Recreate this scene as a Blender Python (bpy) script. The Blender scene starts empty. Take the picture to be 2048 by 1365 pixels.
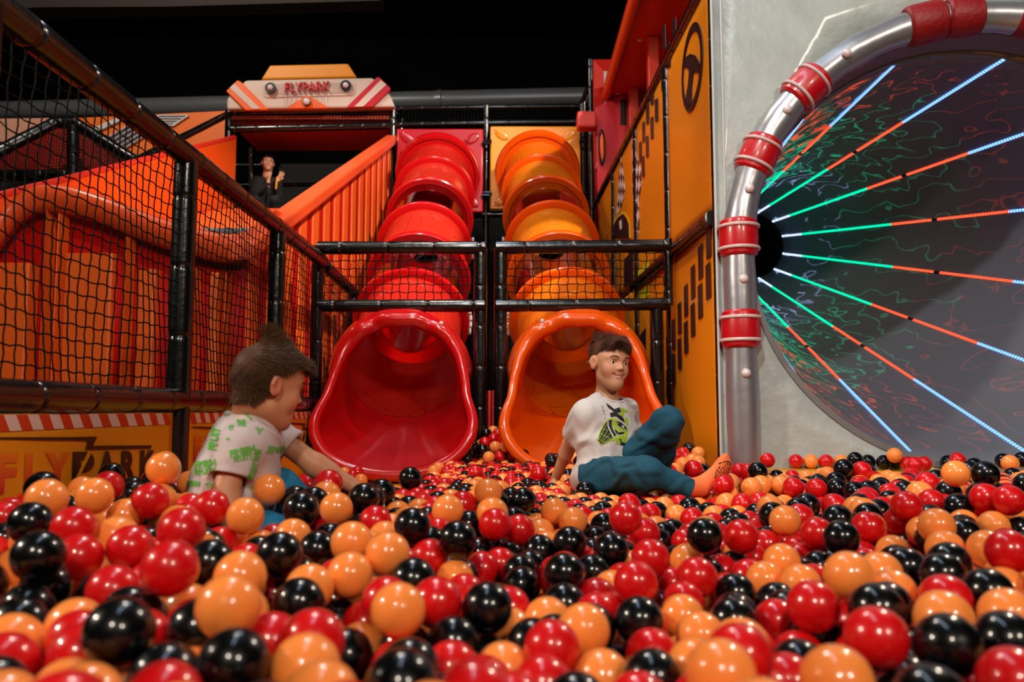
import bpy, math, random
import numpy as np
from mathutils import Vector, Matrix
from mathutils.bvhtree import BVHTree
PI = math.pi
scene = bpy.context.scene
COL = scene.collection
random.seed(7)
rng = np.random.default_rng(11)

# ---------------------------------------------------------------- camera
F = 1600.0                      # focal length in pixels of the 2048 wide frame
PITCH = math.radians(4.93)
CAMZ = 0.45
cam_d = bpy.data.cameras.new('camera')
cam_d.sensor_width = 36.0
cam_d.lens = 36.0 * F / 2048.0
cam_d.clip_start = 0.02
cam_d.clip_end = 80
cam_d.dof.use_dof = True
cam_d.dof.focus_distance = 3.5
cam_d.dof.aperture_fstop = 3.2
cam = bpy.data.objects.new('camera', cam_d)
COL.objects.link(cam)
cam.location = (0, 0, CAMZ)
cam.rotation_euler = (PI / 2 + PITCH, 0, 0)
scene.camera = cam

def at(px, py, Y):
    """pixel of the photograph at world depth Y -> world point"""
    dx = (px - 1024.0) / F
    up = -(py - 682.5) / F
    y = math.cos(PITCH) - math.sin(PITCH) * up
    z = math.sin(PITCH) + math.cos(PITCH) * up
    t = Y / y
    return Vector((dx * t, Y, CAMZ + z * t))

# ---------------------------------------------------------------- world, lights, exposure
vs = scene.view_settings
vs.view_transform = 'Standard'
try: vs.look = 'None'
except Exception: pass
vs.gamma = 1.0
vs.exposure = 0.1
vs.use_curve_mapping = False
scene.cycles.max_bounces = 6
scene.cycles.diffuse_bounces = 3
scene.cycles.glossy_bounces = 3
scene.cycles.transparent_max_bounces = 12
scene.cycles.transmission_bounces = 4
scene.cycles.caustics_reflective = False
scene.cycles.caustics_refractive = False
scene.cycles.sample_clamp_indirect = 4.0

world = bpy.data.worlds.new('hall_air')
scene.world = world
world.use_nodes = True
world.node_tree.nodes['Background'].inputs[0].default_value = (0.35, 0.55, 0.65, 1)
world.node_tree.nodes['Background'].inputs[1].default_value = 0.012

def area(name, loc, target, size, energy, color, size_y=None, shape=None, spread=None):
    l = bpy.data.lights.new(name, 'AREA')
    l.energy = energy; l.color = color
    l.shape = shape or ('RECTANGLE' if size_y else 'DISK')
    l.size = size
    if size_y: l.size_y = size_y
    if spread: l.spread = spread
    o = bpy.data.objects.new(name, l); COL.objects.link(o)
    o.location = loc
    d = Vector(target) - Vector(loc)
    o.rotation_euler = d.to_track_quat('-Z', 'Y').to_euler()
    return o

def spot(name, loc, target, energy, color, angle=60, radius=0.08, blend=0.4):
    l = bpy.data.lights.new(name, 'SPOT')
    l.energy = energy; l.color = color; l.spot_size = math.radians(angle)
    l.spot_blend = blend; l.shadow_soft_size = radius
    o = bpy.data.objects.new(name, l); COL.objects.link(o)
    o.location = loc
    d = Vector(target) - Vector(loc)
    o.rotation_euler = d.to_track_quat('-Z', 'Y').to_euler()
    return o

WARM = (1.0, 0.86, 0.70)
COOL = (0.62, 0.80, 1.0)
# long skylight strip running down the hall (gives the blue streak on every ball)
area('skylight_strip', (-0.3, 3.2, 7.8), (-0.3, 3.2, 0), 0.5, 120, COOL, size_y=8.0)
# round hall lamps, spread wide round the pit; the last one is an added fill
spot('hall_or_fill_lamp', (-6.6, 0.6, 4.3), (0.7, 2.1, .2), 1300, WARM, 40, 0.25)
area('hall_or_fill_lamp', (-0.6, -4.8, 4.9), (0.0, 3.0, .2), 0.6, 200, WARM)
area('hall_or_fill_lamp', (3.4, -4.4, 4.4), (0.6, 3.0, .2), 0.6, 180, WARM)
area('hall_or_fill_lamp', (5.2, 6.0, 6.6), (1.2, 3.0, .2), 0.6, 200, WARM)
area('hall_or_fill_lamp', (-0.9, 4.6, 6.4), (0.2, 2.6, 0), 0.5, 80, WARM)
area('hall_or_fill_lamp', (-4.6, 6.4, 7.4), (-4.4, 11.5, 4.2), 0.3, 170, WARM)  # added fill lamp, brightens the louvred board and duct at far left
# spot lamps thrown on the slides, the side wall and the arch
spot('slide_spot', (3.2, 2.6, 7.4), (-0.6, 7.8, 2.2), 3200, (1.0, 0.9, 0.8), 44, 0.10)
spot('slide_spot', (-3.4, 1.6, 7.2), (0.5, 7.6, 1.8), 600, (1.0, 0.88, 0.75), 40, 0.10)
spot('arch_spot', (-0.6, -0.5, 5.8), (2.2, 4.3, 1.3), 800, (0.95, 0.97, 1.0), 50, 0.12)
spot('ramp_spot', (-0.5, 0.5, 6.4), (-2.6, 6.2, 1.2), 300, (1.0, 0.85, 0.7), 44, 0.12)

# ---------------------------------------------------------------- materials
def lin(c):
    return tuple((v / 12.92 if v <= 0.04045 else ((v + 0.055) / 1.055) ** 2.4) for v in c)
def rgb(r, g, b):
    return lin((r / 255.0, g / 255.0, b / 255.0)) + (1.0,)

MATS = {}
def mat(name, color, rough=0.4, metal=0.0, coat=0.0, spec=0.5, bump=None, bscale=30, sss=0.0, sssr=(1, .3, .1), emit=None, estr=0, var=0.0, vscale=4, coatr=0.08, trans=0, bdist=0.01):
    if name in MATS: return MATS[name]
    m = bpy.data.materials.new(name); MATS[name] = m
    m.use_nodes = True
    nt = m.node_tree; b = nt.nodes['Principled BSDF']
    b.inputs['Base Color'].default_value = color
    b.inputs['Roughness'].default_value = rough
    b.inputs['Metallic'].default_value = metal
    b.inputs['Coat Weight'].default_value = coat
    b.inputs['Coat Roughness'].default_value = coatr
    b.inputs['Specular IOR Level'].default_value = spec
    if sss:
        b.inputs['Subsurface Weight'].default_value = sss
        b.inputs['Subsurface Radius'].default_value = sssr
        b.inputs['Subsurface Scale'].default_value = 0.02
    if emit:
        b.inputs['Emission Color'].default_value = emit
        b.inputs['Emission Strength'].default_value = estr
    tc = None
    if bump or var:
        tc = nt.nodes.new('ShaderNodeTexCoord')
    if bump:
        n = nt.nodes.new('ShaderNodeTexNoise'); n.inputs['Scale'].default_value = bscale
        n.inputs['Detail'].default_value = 3
        nt.links.new(tc.outputs['Object'], n.inputs['Vector'])
        bp = nt.nodes.new('ShaderNodeBump'); bp.inputs['Strength'].default_value = bump
        bp.inputs['Distance'].default_value = bdist
        nt.links.new(n.outputs['Fac'], bp.inputs['Height'])
        nt.links.new(bp.outputs['Normal'], b.inputs['Normal'])
    if var:
        n2 = nt.nodes.new('ShaderNodeTexNoise'); n2.inputs['Scale'].default_value = vscale
        n2.inputs['Detail'].default_value = 4
        nt.links.new(tc.outputs['Object'], n2.inputs['Vector'])
        rp = nt.nodes.new('ShaderNodeMapRange')
        rp.inputs['To Min'].default_value = 1 - var; rp.inputs['To Max'].default_value = 1 + var
        nt.links.new(n2.outputs['Fac'], rp.inputs['Value'])
        mx = nt.nodes.new('ShaderNodeMix'); mx.data_type = 'RGBA'; mx.blend_type = 'MULTIPLY'
        mx.inputs['Factor'].default_value = 1
        mx.inputs['A'].default_value = color
        nt.links.new(rp.outputs['Result'], mx.inputs['B'])
        nt.links.new(mx.outputs['Result'], b.inputs['Base Color'])
    return m

def nodes_of(m):
    return m.node_tree, m.node_tree.nodes['Principled BSDF']

# ---------------------------------------------------------------- mesh builder
class MB:
    def __init__(s): s.v = []; s.f = []; s.mi = []
    def add(s, verts, faces, mi=0):
        o = len(s.v); s.v.extend([tuple(p) for p in verts])
        s.f.extend([tuple(i + o for i in f) for f in faces]); s.mi.extend([mi] * len(faces))
    def box(s, c, size, R=None, mi=0):
        c = Vector(c); hx, hy, hz = [d / 2 for d in size]
        vs_ = []
        for z in (-hz, hz):
            for x, y in ((-hx, -hy), (hx, -hy), (hx, hy), (-hx, hy)):
                p = Vector((x, y, z))
                if R is not None: p = R @ p
                vs_.append(c + p)
        s.add(vs_, [(0, 3, 2, 1), (4, 5, 6, 7), (0, 1, 5, 4), (1, 2, 6, 5), (2, 3, 7, 6), (3, 0, 4, 7)], mi)
    def prism(s, pts, d, mi=0):
        """planar polygon pts extruded by vector d"""
        n = len(pts); d = Vector(d); a = [Vector(p) for p in pts]
        s.add(a + [p + d for p in a],
              [tuple(range(n))[::-1], tuple(range(n, 2 * n))] + [(i, (i + 1) % n, n + (i + 1) % n, n + i) for i in range(n)], mi)
    def tube(s, pts, r, n=10, closed=False, cap=True, mi=0, up=None):
        pts = [Vector(p) for p in pts]; N = len(pts)
        rs = r if isinstance(r, (list, tuple, np.ndarray)) else [r] * N
        vs_ = []; prev = None
        for i, p in enumerate(pts):
            if closed: t = pts[(i + 1) % N] - pts[i - 1]
            else: t = pts[min(i + 1, N - 1)] - pts[max(i - 1, 0)]
            if t.length < 1e-9: t = Vector((0, 0, 1))
            t.normalize()
            if prev is None:
                a = Vector(up) if up is not None else (Vector((0, 0, 1)) if abs(t.z) < .9 else Vector((1, 0, 0)))
            else: a = prev
            u = a - t * a.dot(t)
            if u.length < 1e-6: u = t.orthogonal()
            u.normalize(); w = t.cross(u); prev = u
            for k in range(n):
                th = 2 * PI * k / n
                vs_.append(p + (u * math.cos(th) + w * math.sin(th)) * rs[i])
        fs = []
        for i in range(N if closed else N - 1):
            j = (i + 1) % N
            for k in range(n):
                k2 = (k + 1) % n
                fs.append((i * n + k, i * n + k2, j * n + k2, j * n + k))
        if cap and not closed:
            fs.append(tuple(range(n))[::-1]); fs.append(tuple((N - 1) * n + k for k in range(n)))
        s.add(vs_, fs, mi)
    def sphere(s, c, r, nu=16, nv=10, R=None, mi=0, half=False):
        rr = (r, r, r) if not hasattr(r, '__len__') else r
        c = Vector(c); vs_ = []; fs = []
        for j in range(nv + 1):
            ph = PI * j / nv - PI / 2
            if half: ph = (PI / 2) * j / nv
            for i in range(nu):
                th = 2 * PI * i / nu
                p = Vector((rr[0] * math.cos(ph) * math.cos(th), rr[1] * math.cos(ph) * math.sin(th), rr[2] * math.sin(ph)))
                if R is not None: p = R @ p
                vs_.append(c + p)
        for j in range(nv):
            for i in range(nu):
                i2 = (i + 1) % nu
                fs.append((j * nu + i, j * nu + i2, (j + 1) * nu + i2, (j + 1) * nu + i))
        s.add(vs_, fs, mi)
    def lathe(s, C, A, U, prof, n=40, closed=True, mi=0, arc=(0, 2 * PI)):
        """profile list of (t along A, r) revolved about axis A through C; U = direction of theta 0"""
        C = Vector(C); A = Vector(A).normalized(); U = Vector(U); U = (U - A * U.dot(A)).normalized(); W = A.cross(U)
        full = abs(arc[1] - arc[0] - 2 * PI) < 1e-6
        m = len(prof); nn = n if full else n + 1; vs_ = []
        for k in range(nn):
            th = arc[0] + (arc[1] - arc[0]) * k / n
            d = U * math.cos(th) + W * math.sin(th)
            for t, r in prof: vs_.append(C + A * t + d * r)
        fs = []
        for k in range(n):
            k2 = (k + 1) % nn
            for j in range(m if closed else m - 1):
                j2 = (j + 1) % m
                fs.append((k * m + j, k * m + j2, k2 * m + j2, k2 * m + j))
        s.add(vs_, fs, mi)
    def grid(s, fn, nu, nv, mi=0, flip=False):
        vs_ = [fn(i / nu, j / nv) for j in range(nv + 1) for i in range(nu + 1)]
        fs = []
        for j in range(nv):
            for i in range(nu):
                a = j * (nu + 1) + i; q = (a, a + 1, a + nu + 2, a + nu + 1)
                fs.append(q[::-1] if flip else q)
        s.add(vs_, fs, mi)
    def build_each(s, name, m, parent=None, **kw):
        """every loose piece becomes an object of its own"""
        par = list(range(len(s.v)))
        def fd(x):
            while par[x] != x: par[x] = par[par[x]]; x = par[x]
            return x
        for f in s.f:
            for q in f[1:]: par[fd(q)] = fd(f[0])
        gr = {}
        for f, mi in zip(s.f, s.mi): gr.setdefault(fd(f[0]), []).append((f, mi))
        out = []
        for g in gr.values():
            us = sorted({i for f, _ in g for i in f}); mp = {j: i for i, j in enumerate(us)}
            b = MB(); b.v = [s.v[i] for i in us]; b.f = [tuple(mp[i] for i in f) for f, _ in g]; b.mi = [mi for _, mi in g]
            out.append(b.build(name, m, parent, **kw))
        return out
    def build(s, name, m, parent=None, smooth=True, bevel=0, solid=0, label=None, fix=True, angle=None, sub=0):
        me = bpy.data.meshes.new(name)
        me.from_pydata(s.v, [], s.f)
        ms = m if isinstance(m, (list, tuple)) else [m]
        for x in ms: me.materials.append(x)
        if len(ms) > 1: me.polygons.foreach_set('material_index', s.mi)
        if fix:
            import bmesh
            bm = bmesh.new(); bm.from_mesh(me)
            bmesh.ops.recalc_face_normals(bm, faces=bm.faces); bm.to_mesh(me); bm.free()
        if smooth:
            me.shade_smooth()
            if angle is None: angle = 40
            try: me.set_sharp_from_angle(angle=math.radians(angle))
            except Exception: pass
        me.update()
        o = bpy.data.objects.new(name, me); COL.objects.link(o)
        if parent is not None: o.parent = parent
        if bevel:
            b = o.modifiers.new('bevel', 'BEVEL'); b.width = bevel; b.segments = 2; b.limit_method = 'ANGLE'; b.angle_limit = math.radians(35)
            b.harden_normals = False
        if solid:
            b = o.modifiers.new('solid', 'SOLIDIFY'); b.thickness = solid; b.offset = 0
        if sub:
            b = o.modifiers.new('sub', 'SUBSURF'); b.levels = sub; b.render_levels = sub
        if label: o['label'] = label
        return o

def tag(o, label, cat, group=None, kind=None):
    o['label'] = label; o['category'] = cat
    if group: o['group'] = group
    if kind: o['kind'] = kind
    return o

def thing(name, label, cat, loc=(0, 0, 0), group=None):
    o = bpy.data.objects.new(name, None); COL.objects.link(o)
    o.empty_display_size = 0.1
    o['label'] = label; o['category'] = cat
    if group: o['group'] = group
    o['_base'] = list(loc)
    o.location = loc
    THINGS.append(o)
    return o
THINGS = []
def settle_parents():
    """parts are modelled in world coordinates: keep them there under their moved empties"""
    for t in THINGS:
        inv = Matrix.Translation(Vector(t['_base'])).inverted()
        for c in t.children: c.matrix_parent_inverse = inv
        del t['_base']

def struct(o):
    o['kind'] = 'structure'; return o

def text_polys(txt, bold=0.0, shear=0.0, spacing=1.0):
    """flat text as (verts2d, faces) with its size"""
    c = bpy.data.curves.new('t', 'FONT'); c.body = txt; c.size = 1.0; c.offset = bold
    c.shear = shear; c.space_character = spacing; c.fill_mode = 'FRONT' if False else 'BOTH'
    c.extrude = 0
    o = bpy.data.objects.new('t', c); COL.objects.link(o)
    dg = bpy.context.evaluated_depsgraph_get()
    me = bpy.data.meshes.new_from_object(o.evaluated_get(dg))
    v = [(p.co.x, p.co.y) for p in me.vertices]; f = [tuple(p.vertices) for p in me.polygons]
    bpy.data.objects.remove(o); bpy.data.curves.remove(c); bpy.data.meshes.remove(me)
    xs = [p[0] for p in v]; ys = [p[1] for p in v]
    x0, x1, y0, y1 = min(xs), max(xs), min(ys), max(ys)
    v = [((x - x0) / (x1 - x0), (y - y0) / (y1 - y0)) for x, y in v]
    return v, f

def text_on(mb, txt, O, X, Yv, depth, bold=0.02, shear=0.0, mi=0, xr=(0, 1), spacing=1.0):
    """text filling the parallelogram O + u*X + v*Y, raised by vector depth"""
    v, f = text_polys(txt, bold, shear, spacing)
    O = Vector(O); X = Vector(X); Yv = Vector(Yv); d = Vector(depth)
    # boundary edges for side walls
    P = [O + X * a + Yv * b for a, b in v]
    n = len(P); cnt = {}
    for q in f:
        for i in range(len(q)):
            e = (q[i], q[(i + 1) % len(q)])
            cnt[tuple(sorted(e))] = cnt.get(tuple(sorted(e)), 0) + 1
    fs = [tuple(i + n for i in q) for q in f]
    for q in f:
        for i in range(len(q)):
            a, b = q[i], q[(i + 1) % len(q)]
            if cnt[tuple(sorted((a, b)))] == 1: fs.append((a, b, b + n, a + n))
    mb.add(P + [p + d for p in P], fs, mi)

def polyplate(mb, pts, d, mi=0):
    mb.prism(pts, d, mi)

# black vinyl over foam
M_VINYL = mat('black_vinyl', rgb(10, 10, 11), 0.26, coat=0.35, bump=0.35, bscale=26, coatr=0.12, bdist=0.006)
M_NET = mat('net_cord', rgb(5, 5, 6), 0.7, spec=.15)
M_TIE = mat('zip_tie', rgb(6, 6, 7), 0.3)
M_BOLT = mat('bolt_cap', rgb(214, 190, 176), 0.35)
M_STEEL = mat('bright_steel', rgb(200, 200, 205), 0.25, metal=1)

def foam_pipe(name, a, b, parent, r=0.045, m=None, seg=0.27, jit=True, phase=0.1):
    a = Vector(a); b = Vector(b); L = (b - a).length; mb = MB(); n = max(4, int(L / 0.012) // 2 * 2)
    pts = []; rs = []
    # samples concentrated at the ties
    ts = {0.0, L}
    k = phase
    while k < L:
        for d in (-.02, -.008, -.004, 0, .004, .008, .02):
            if 0 < k + d < L: ts.add(k + d)
        k += seg
    x = 0.0
    while x < L: ts.add(x); x += 0.07
    ts = sorted(ts)
    for t in ts:
        q = (t - phase) / seg; dd = abs(q - round(q)) * seg
        rr = r * (1 - 0.09 * math.exp(-(dd / 0.006) ** 2)) * (1 + (0.018 * math.sin(t * 17 + phase * 31) if jit else 0))
        pts.append(a.lerp(b, t / L)); rs.append(rr)
    mb.tube(pts, rs, n=14)
    return mb.build(name, m or M_VINYL, parent, angle=60)

def net(name, P, nu, nv, parent, r=0.0022, wob=0.05, m=None, label=None):
    """P(u,v) gives world points; square netting with knots of nu x nv cells"""
    mb = MB(); R = random.Random(nu * 31 + nv)
    def pt(i, j):
        u = i / nu; v = j / nv
        du = dv = 0
        if 0 < i < nu and 0 < j < nv:
            du = (R2[i][j][0]) * wob / nu; dv = (R2[i][j][1]) * wob / nv
        return Vector(P(u + du, v + dv))
    R2 = [[(R.uniform(-1, 1), R.uniform(-1, 1)) for j in range(nv + 1)] for i in range(nu + 1)]
    for i in range(nu + 1):
        pts = []
        for j in range(nv + 1):
            pts.append(pt(i, j))
            if j < nv:
                q = pt(i, j + 0) ; pts.append(Vector(P((i + 0.065 * (1 if (i + j) % 2 else -1)) / nu, (j + .5) / nv)))
        mb.tube(pts, r, n=4, cap=False)
    for j in range(nv + 1):
        pts = []
        for i in range(nu + 1):
            pts.append(pt(i, j))
            if i < nu: pts.append(Vector(P((i + .5) / nu, (j + 0.065 * (1 if (i + j) % 2 else -1)) / nv)))
        mb.tube(pts, r, n=4, cap=False)
    return mb.build(name, m or M_NET, parent, smooth=True, fix=False, angle=180, label=label)
# ================================================================ the hall
M_BLACKW = mat('black_wall_paint', rgb(2, 3, 4), 0.85, spec=.08, var=.3, vscale=1.5)
M_YMAT = mat('yellow_mat_vinyl', rgb(222, 150, 14), 0.45, coat=.2, bump=.15, bscale=9, var=.06)
mb = MB(); mb.box((0.4, 4, -0.03), (20, 26, .06)); struct(mb.build('floor', mat('dark_floor', rgb(16, 16, 18), .7)))
mb = MB(); mb.box((0, 16.05, 4), (20, .1, 8.3))
for x in (-6.1, -5.6, -2.45, -2.35, -.62, 2.6): mb.box((x, 15.99, 4), (.03, .03, 8.2))
struct(mb.build('wall_back', M_BLACKW))
mb = MB(); mb.box((-9.6, 5, 4), (.1, 22, 8.3)); struct(mb.build('wall_left', M_BLACKW))
mb = MB(); mb.box((9.6, 5, 4), (.1, 22, 8.3)); struct(mb.build('wall_right', M_BLACKW))
mb = MB(); mb.box((0, 5, 8.2), (20, 22, .1)); struct(mb.build('ceiling', M_BLACKW))
# pale beam hanging across the top left corner
mb = MB()
a = [at(-60, -30, 12), at(-60, 22, 12), at(90, 14, 12), at(330, 13, 12), at(760, 1, 12), at(760, -30, 12)]
mb.prism(a, (0, .35, 0)); struct(mb.build('trim_1', mat('beam_paint', rgb(60, 52, 50), .7)))
mb = MB()
mb.prism([at(30, 12, 12.4), at(90, 40, 12.4), at(330, 12, 12.4)], (0, .3, 0)); struct(mb.build('trim_2', mat('beam_paint_dark', rgb(34, 29, 28), .7)))

# yellow pit mat, a thing that lies on the hall floor
mb = MB(); mb.box((0.75, 2.75, .006), (4.0, 5.3, .012)); o = mb.build('pit_mat', M_YMAT, bevel=.004)
tag(o, 'yellow vinyl mat under the balls, showing bare in front of the red slide', 'mat')
# yellow padded kerb in front of the arch wall
mb = MB(); mb.box((2.62, 4.03, .08), (2.7, .30, .135), Matrix.Rotation(math.radians(-8), 3, 'Z'))
o = mb.build('padded_kerb', M_YMAT, bevel=.02)
tag(o, 'low yellow padded kerb at the foot of the silver arch wall', 'kerb')

# ================================================================ left net fence
FX = -1.27
fence = thing('net_fence', 'black foam-padded net fence along the left side of the ball pit', 'fence', (FX, 3.05, 0))
PY = [0.75, 1.84, 3.05, 4.27]
for i, y in enumerate(PY): foam_pipe('post', (FX, y, 0.0), (FX, y, 1.44), fence, phase=.13 + i * .03)
foam_pipe('rail', (FX, .6, 1.44), (FX, 5.28, 1.44), fence, phase=.07, r=.046)
foam_pipe('rail', (FX, .6, .485), (FX, 5.28, .485), fence, phase=.16, r=.046)
for k, (y0, y1) in enumerate(((.80, 1.80), (1.88, 3.01), (3.09, 4.23), (4.31, 5.24))):
    n = int((y1 - y0) / .047)
    net('net', lambda u, v, y0=y0, y1=y1: (FX + .012 * math.sin(u * 9 + v * 5) - .01 * math.sin(PI * u) * math.sin(PI * v), y0 + (y1 - y0) * u, .525 + .872 * v - .012 * math.sin(PI * u) * (1 - v)), n, 19, fence, r=.0024)
fence2 = thing('net_fence', 'short black net fence running on behind the crossbar frame left of the red slide', 'fence', (-1.30, 6.6, 0))
foam_pipe('rail', (-1.28, 5.40, 1.43), (-1.33, 6.7, 1.43), fence2)
foam_pipe('post', (-1.33, 6.65, 0), (-1.33, 6.65, 1.43), fence2)
foam_pipe('rail', (-1.28, 5.40, .49), (-1.33, 6.7, .49), fence2)
net('net', lambda u, v: (-1.28 - .05 * u, 5.42 + 1.18 * u, .53 + .86 * v), 22, 17, fence2)

# banners below the rail
M_BAN = mat('banner_yellow', rgb(240, 158, 12), .42, bump=.12, bscale=3, bdist=.02)
M_INK = mat('banner_black', rgb(20, 10, 10), .4)
M_WSTR = mat('banner_white', rgb(235, 215, 210), .45)
M_ORED = mat('banner_red', rgb(214, 62, 14), .45)
def gradz(name, z0, z1, c0, c1):
    m = mat(name, c0, .42); nt, b = nodes_of(m)
    tc = nt.nodes.new('ShaderNodeTexCoord'); sx = nt.nodes.new('ShaderNodeSeparateXYZ'); mr = nt.nodes.new('ShaderNodeMapRange')
    mr.inputs['From Min'].default_value = z0; mr.inputs['From Max'].default_value = z1
    cr = nt.nodes.new('ShaderNodeValToRGB'); cr.color_ramp.elements[0].color = c0; cr.color_ramp.elements[1].color = c1
    nt.links.new(tc.outputs['Object'], sx.inputs[0]); nt.links.new(sx.outputs['Z'], mr.inputs['Value'])
    nt.links.new(mr.outputs['Result'], cr.inputs['Fac']); nt.links.new(cr.outputs['Color'], b.inputs['Base Color'])
    return m
M_FLY = gradz('banner_fly_gradient', .25, .345, rgb(200, 10, 30), rgb(240, 130, 15))
def banner(y0, y1, ly, label):
    t = thing('printed_banner', label, 'banner', (FX, (y0 + y1) / 2, 0), 'printed banners along the fence foot')
    mb = MB()
    mb.grid(lambda u, v: (FX + .018 + .007 * math.sin(u * 7 + y0) , y0 + (y1 - y0) * u, .01 + .43 * v), 24, 6)
    mb.build('banner_sheet', M_BAN, t, solid=.004)
    surf = lambda y: FX + .0215 + .007 * math.sin((y - y0) / (y1 - y0) * 7 + y0)
    mk = MB(); wt = MB(); rd = MB(); fl = MB(); wt2 = MB(); rd2 = MB()
    # striped hem
    zt, zb = .438, .398
    yy = y0 + .01; w = .052; k = 0
    while yy < y1 - .06:
        q = [(surf(yy) + .001, yy, zt), (surf(yy + w) + .001, yy + w, zt), (surf(yy + w + .03) + .001, min(yy + w + .03, y1), zb), (surf(yy + .03) + .001, yy + .03, zb)]
        (wt if k % 2 else rd).prism(q, (.001, 0, 0)); yy += w; k += 1
        q2 = [(p[0], p[1], p[2] - .375) for p in q]
        (wt2 if k % 2 else rd2).prism(q2, (.001, 0, 0))
    til = -.04
    zz = lambda y, z: z + (y - ly) * til
    def Q(mb, pts): mb.prism([(surf(y) + .0012, y, zz(y, z)) for y, z in pts], (.0015, 0, 0))
    # zigzag swoosh above
    Q(mk, [(ly - .05, .381), (ly + .3, .381), (ly + .3, .377), (ly - .05, .380)])
    for s0, s1, a0, a1 in ((-.02, .12, .002, .003), (.12, .26, .003, .004), (.26, .36, .004, .005), (.36, .47, .005, .007)):
        Q(mk, [(ly + s0, .382 + a0), (ly + s1, .382 + a1), (ly + s1, .382 - a1), (ly + s0, .382 - a0)])
    Q(mk, [(ly + .44, .389), (ly + .485, .389), (ly + .455, .350), (ly + .425, .350)])
    for s0 in (.43, .53, .63, .73): Q(mk, [(ly + s0, .362), (ly + s0 + .1, .362), (ly + s0 + .1 - (.01 if s0 > .7 else 0), .350), (ly + s0, .350)])
    # swoosh below
    for s0 in (0, .1, .2, .3): Q(mk, [(ly + s0, .226), (ly + s0 + .1, .226), (ly + s0 + .1, .217), (ly + s0, .217)])
    Q(mk, [(ly + .39, .226), (ly + .42, .226), (ly + .45, .195), (ly + .42, .195)])
    for s0 in (.43, .53, .63, .73): Q(mk, [(ly + s0, .203), (ly + s0 + .1, .203), (ly + s0 + .1, .196), (ly + s0, .196)])
    xo = surf(ly + .3) + .004
    H = (0, 0, .098)
    for ch, a, b, mbx in (('F', 0, .085, fl), ('L', .125, .205, fl), ('Y', .22, .345, fl), ('P', .36, .475, mk), ('A', .49, .60, mk), ('R', .63, .72, mk), ('K', .75, .86, mk)):
        y = ly + a
        text_on(mbx, ch, (surf(y) + .001, y, .247 + til * a), (surf(ly + b) - surf(y), b - a, til * (b - a)), H, (.002, 0, 0), bold=.045)
    # the cut through the P
    cut = MB()
    pp = [(ly + .365, .252), (ly + .377, .252), (ly + .455, .345), (ly + .437, .345)]
    cut.prism([(surf(y) + .0035, y, zz(y, z)) for y, z in pp], (.0012, 0, 0))
    mk.build('black_print', M_INK, t, smooth=False, label='black PARK lettering and zigzag lines'); fl.build('gradient_print', M_FLY, t, smooth=False, label='orange to red FLY lettering')
    cut.build('print_cut', M_BAN, t, smooth=False); wt.build('white_stripes', M_WSTR, t, smooth=False); rd.build('red_stripes', M_ORED, t, smooth=False); wt2.build('white_stripes', M_WSTR, t, smooth=False); rd2.build('red_stripes', M_ORED, t, smooth=False)
    return t
banner(1.90, 2.955, 1.945, 'yellow FLYPARK banner nearest the camera at the lower left edge')
banner(3.10, 4.20, 3.17, 'yellow FLYPARK banner mostly hidden behind the boy in the green-print shirt')
banner(4.32, 5.22, 4.34, 'small far yellow FLYPARK banner between the boy in green print and the red slide')

# ================================================================ crossbar frame in front of the slides
YF = 5.33
fr = thing('crossbar_frame', 'black foam-padded crossbar frame with two net strips in front of the slides', 'frame', (-.1, YF, 0))
zt, zb = at(800, 496, YF).z, at(800, 612, YF).z
xs = [at(632, 700, YF).x, at(960, 700, YF).x, at(1001, 700, YF).x, at(1315, 700, YF).x]
foam_pipe('post', (xs[0], YF, 0), (xs[0], YF, zt + .01), fr, r=.043)
for x in xs[1:3]: foam_pipe('post', (x, YF + .02, 0), (x, YF + .02, zt), fr, r=.045, phase=.2)
foam_pipe('post', (xs[3], YF + .02, 0), (xs[3], YF + .02, zb), fr, r=.046)
x1 = at(1336, 500, YF).x
foam_pipe('post', (x1, YF, zb), (x1, YF, zt + .06), fr, r=.03)
foam_pipe('crossbar', (xs[0], YF, zt), (xs[1] + .03, YF, zt), fr, r=.045, phase=.16, seg=.31)
foam_pipe('crossbar', (xs[2] - .03, YF, zt), (x1, YF, zt + .015), fr, r=.045, phase=.2, seg=.31)
foam_pipe('crossbar', (xs[0], YF, zb), (xs[1] + .03, YF, zb), fr, r=.043, phase=.12, seg=.31)
foam_pipe('crossbar', (xs[2] - .03, YF, zb), (x1, YF, zb + .012), fr, r=.043, phase=.22, seg=.31)
for xa, xb in ((xs[0] + .05, xs[1] - .03), (xs[2] + .04, x1 - .03)):
    net('net', lambda u, v, xa=xa, xb=xb: (xa + (xb - xa) * u, YF - .01 + .01 * math.sin(u * 8), zb + .035 + (zt - zb - .07) * v), 18, 6, fr, r=.0032, wob=.12)
# red pads standing between the centre posts
t = thing('red_pad', 'narrow red upholstered pads standing between the two centre posts', 'pad', (-.14, 5.45, 0))
for px in (979, 987):
    mb = MB(); c = at(px, 850, 5.42); mb.box((c.x, 5.45, .29), (.022, .12, .58)); mb.build('pad_board', mat('red_vinyl', rgb(190, 28, 22), .4, coat=.2), t, bevel=.005)

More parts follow.
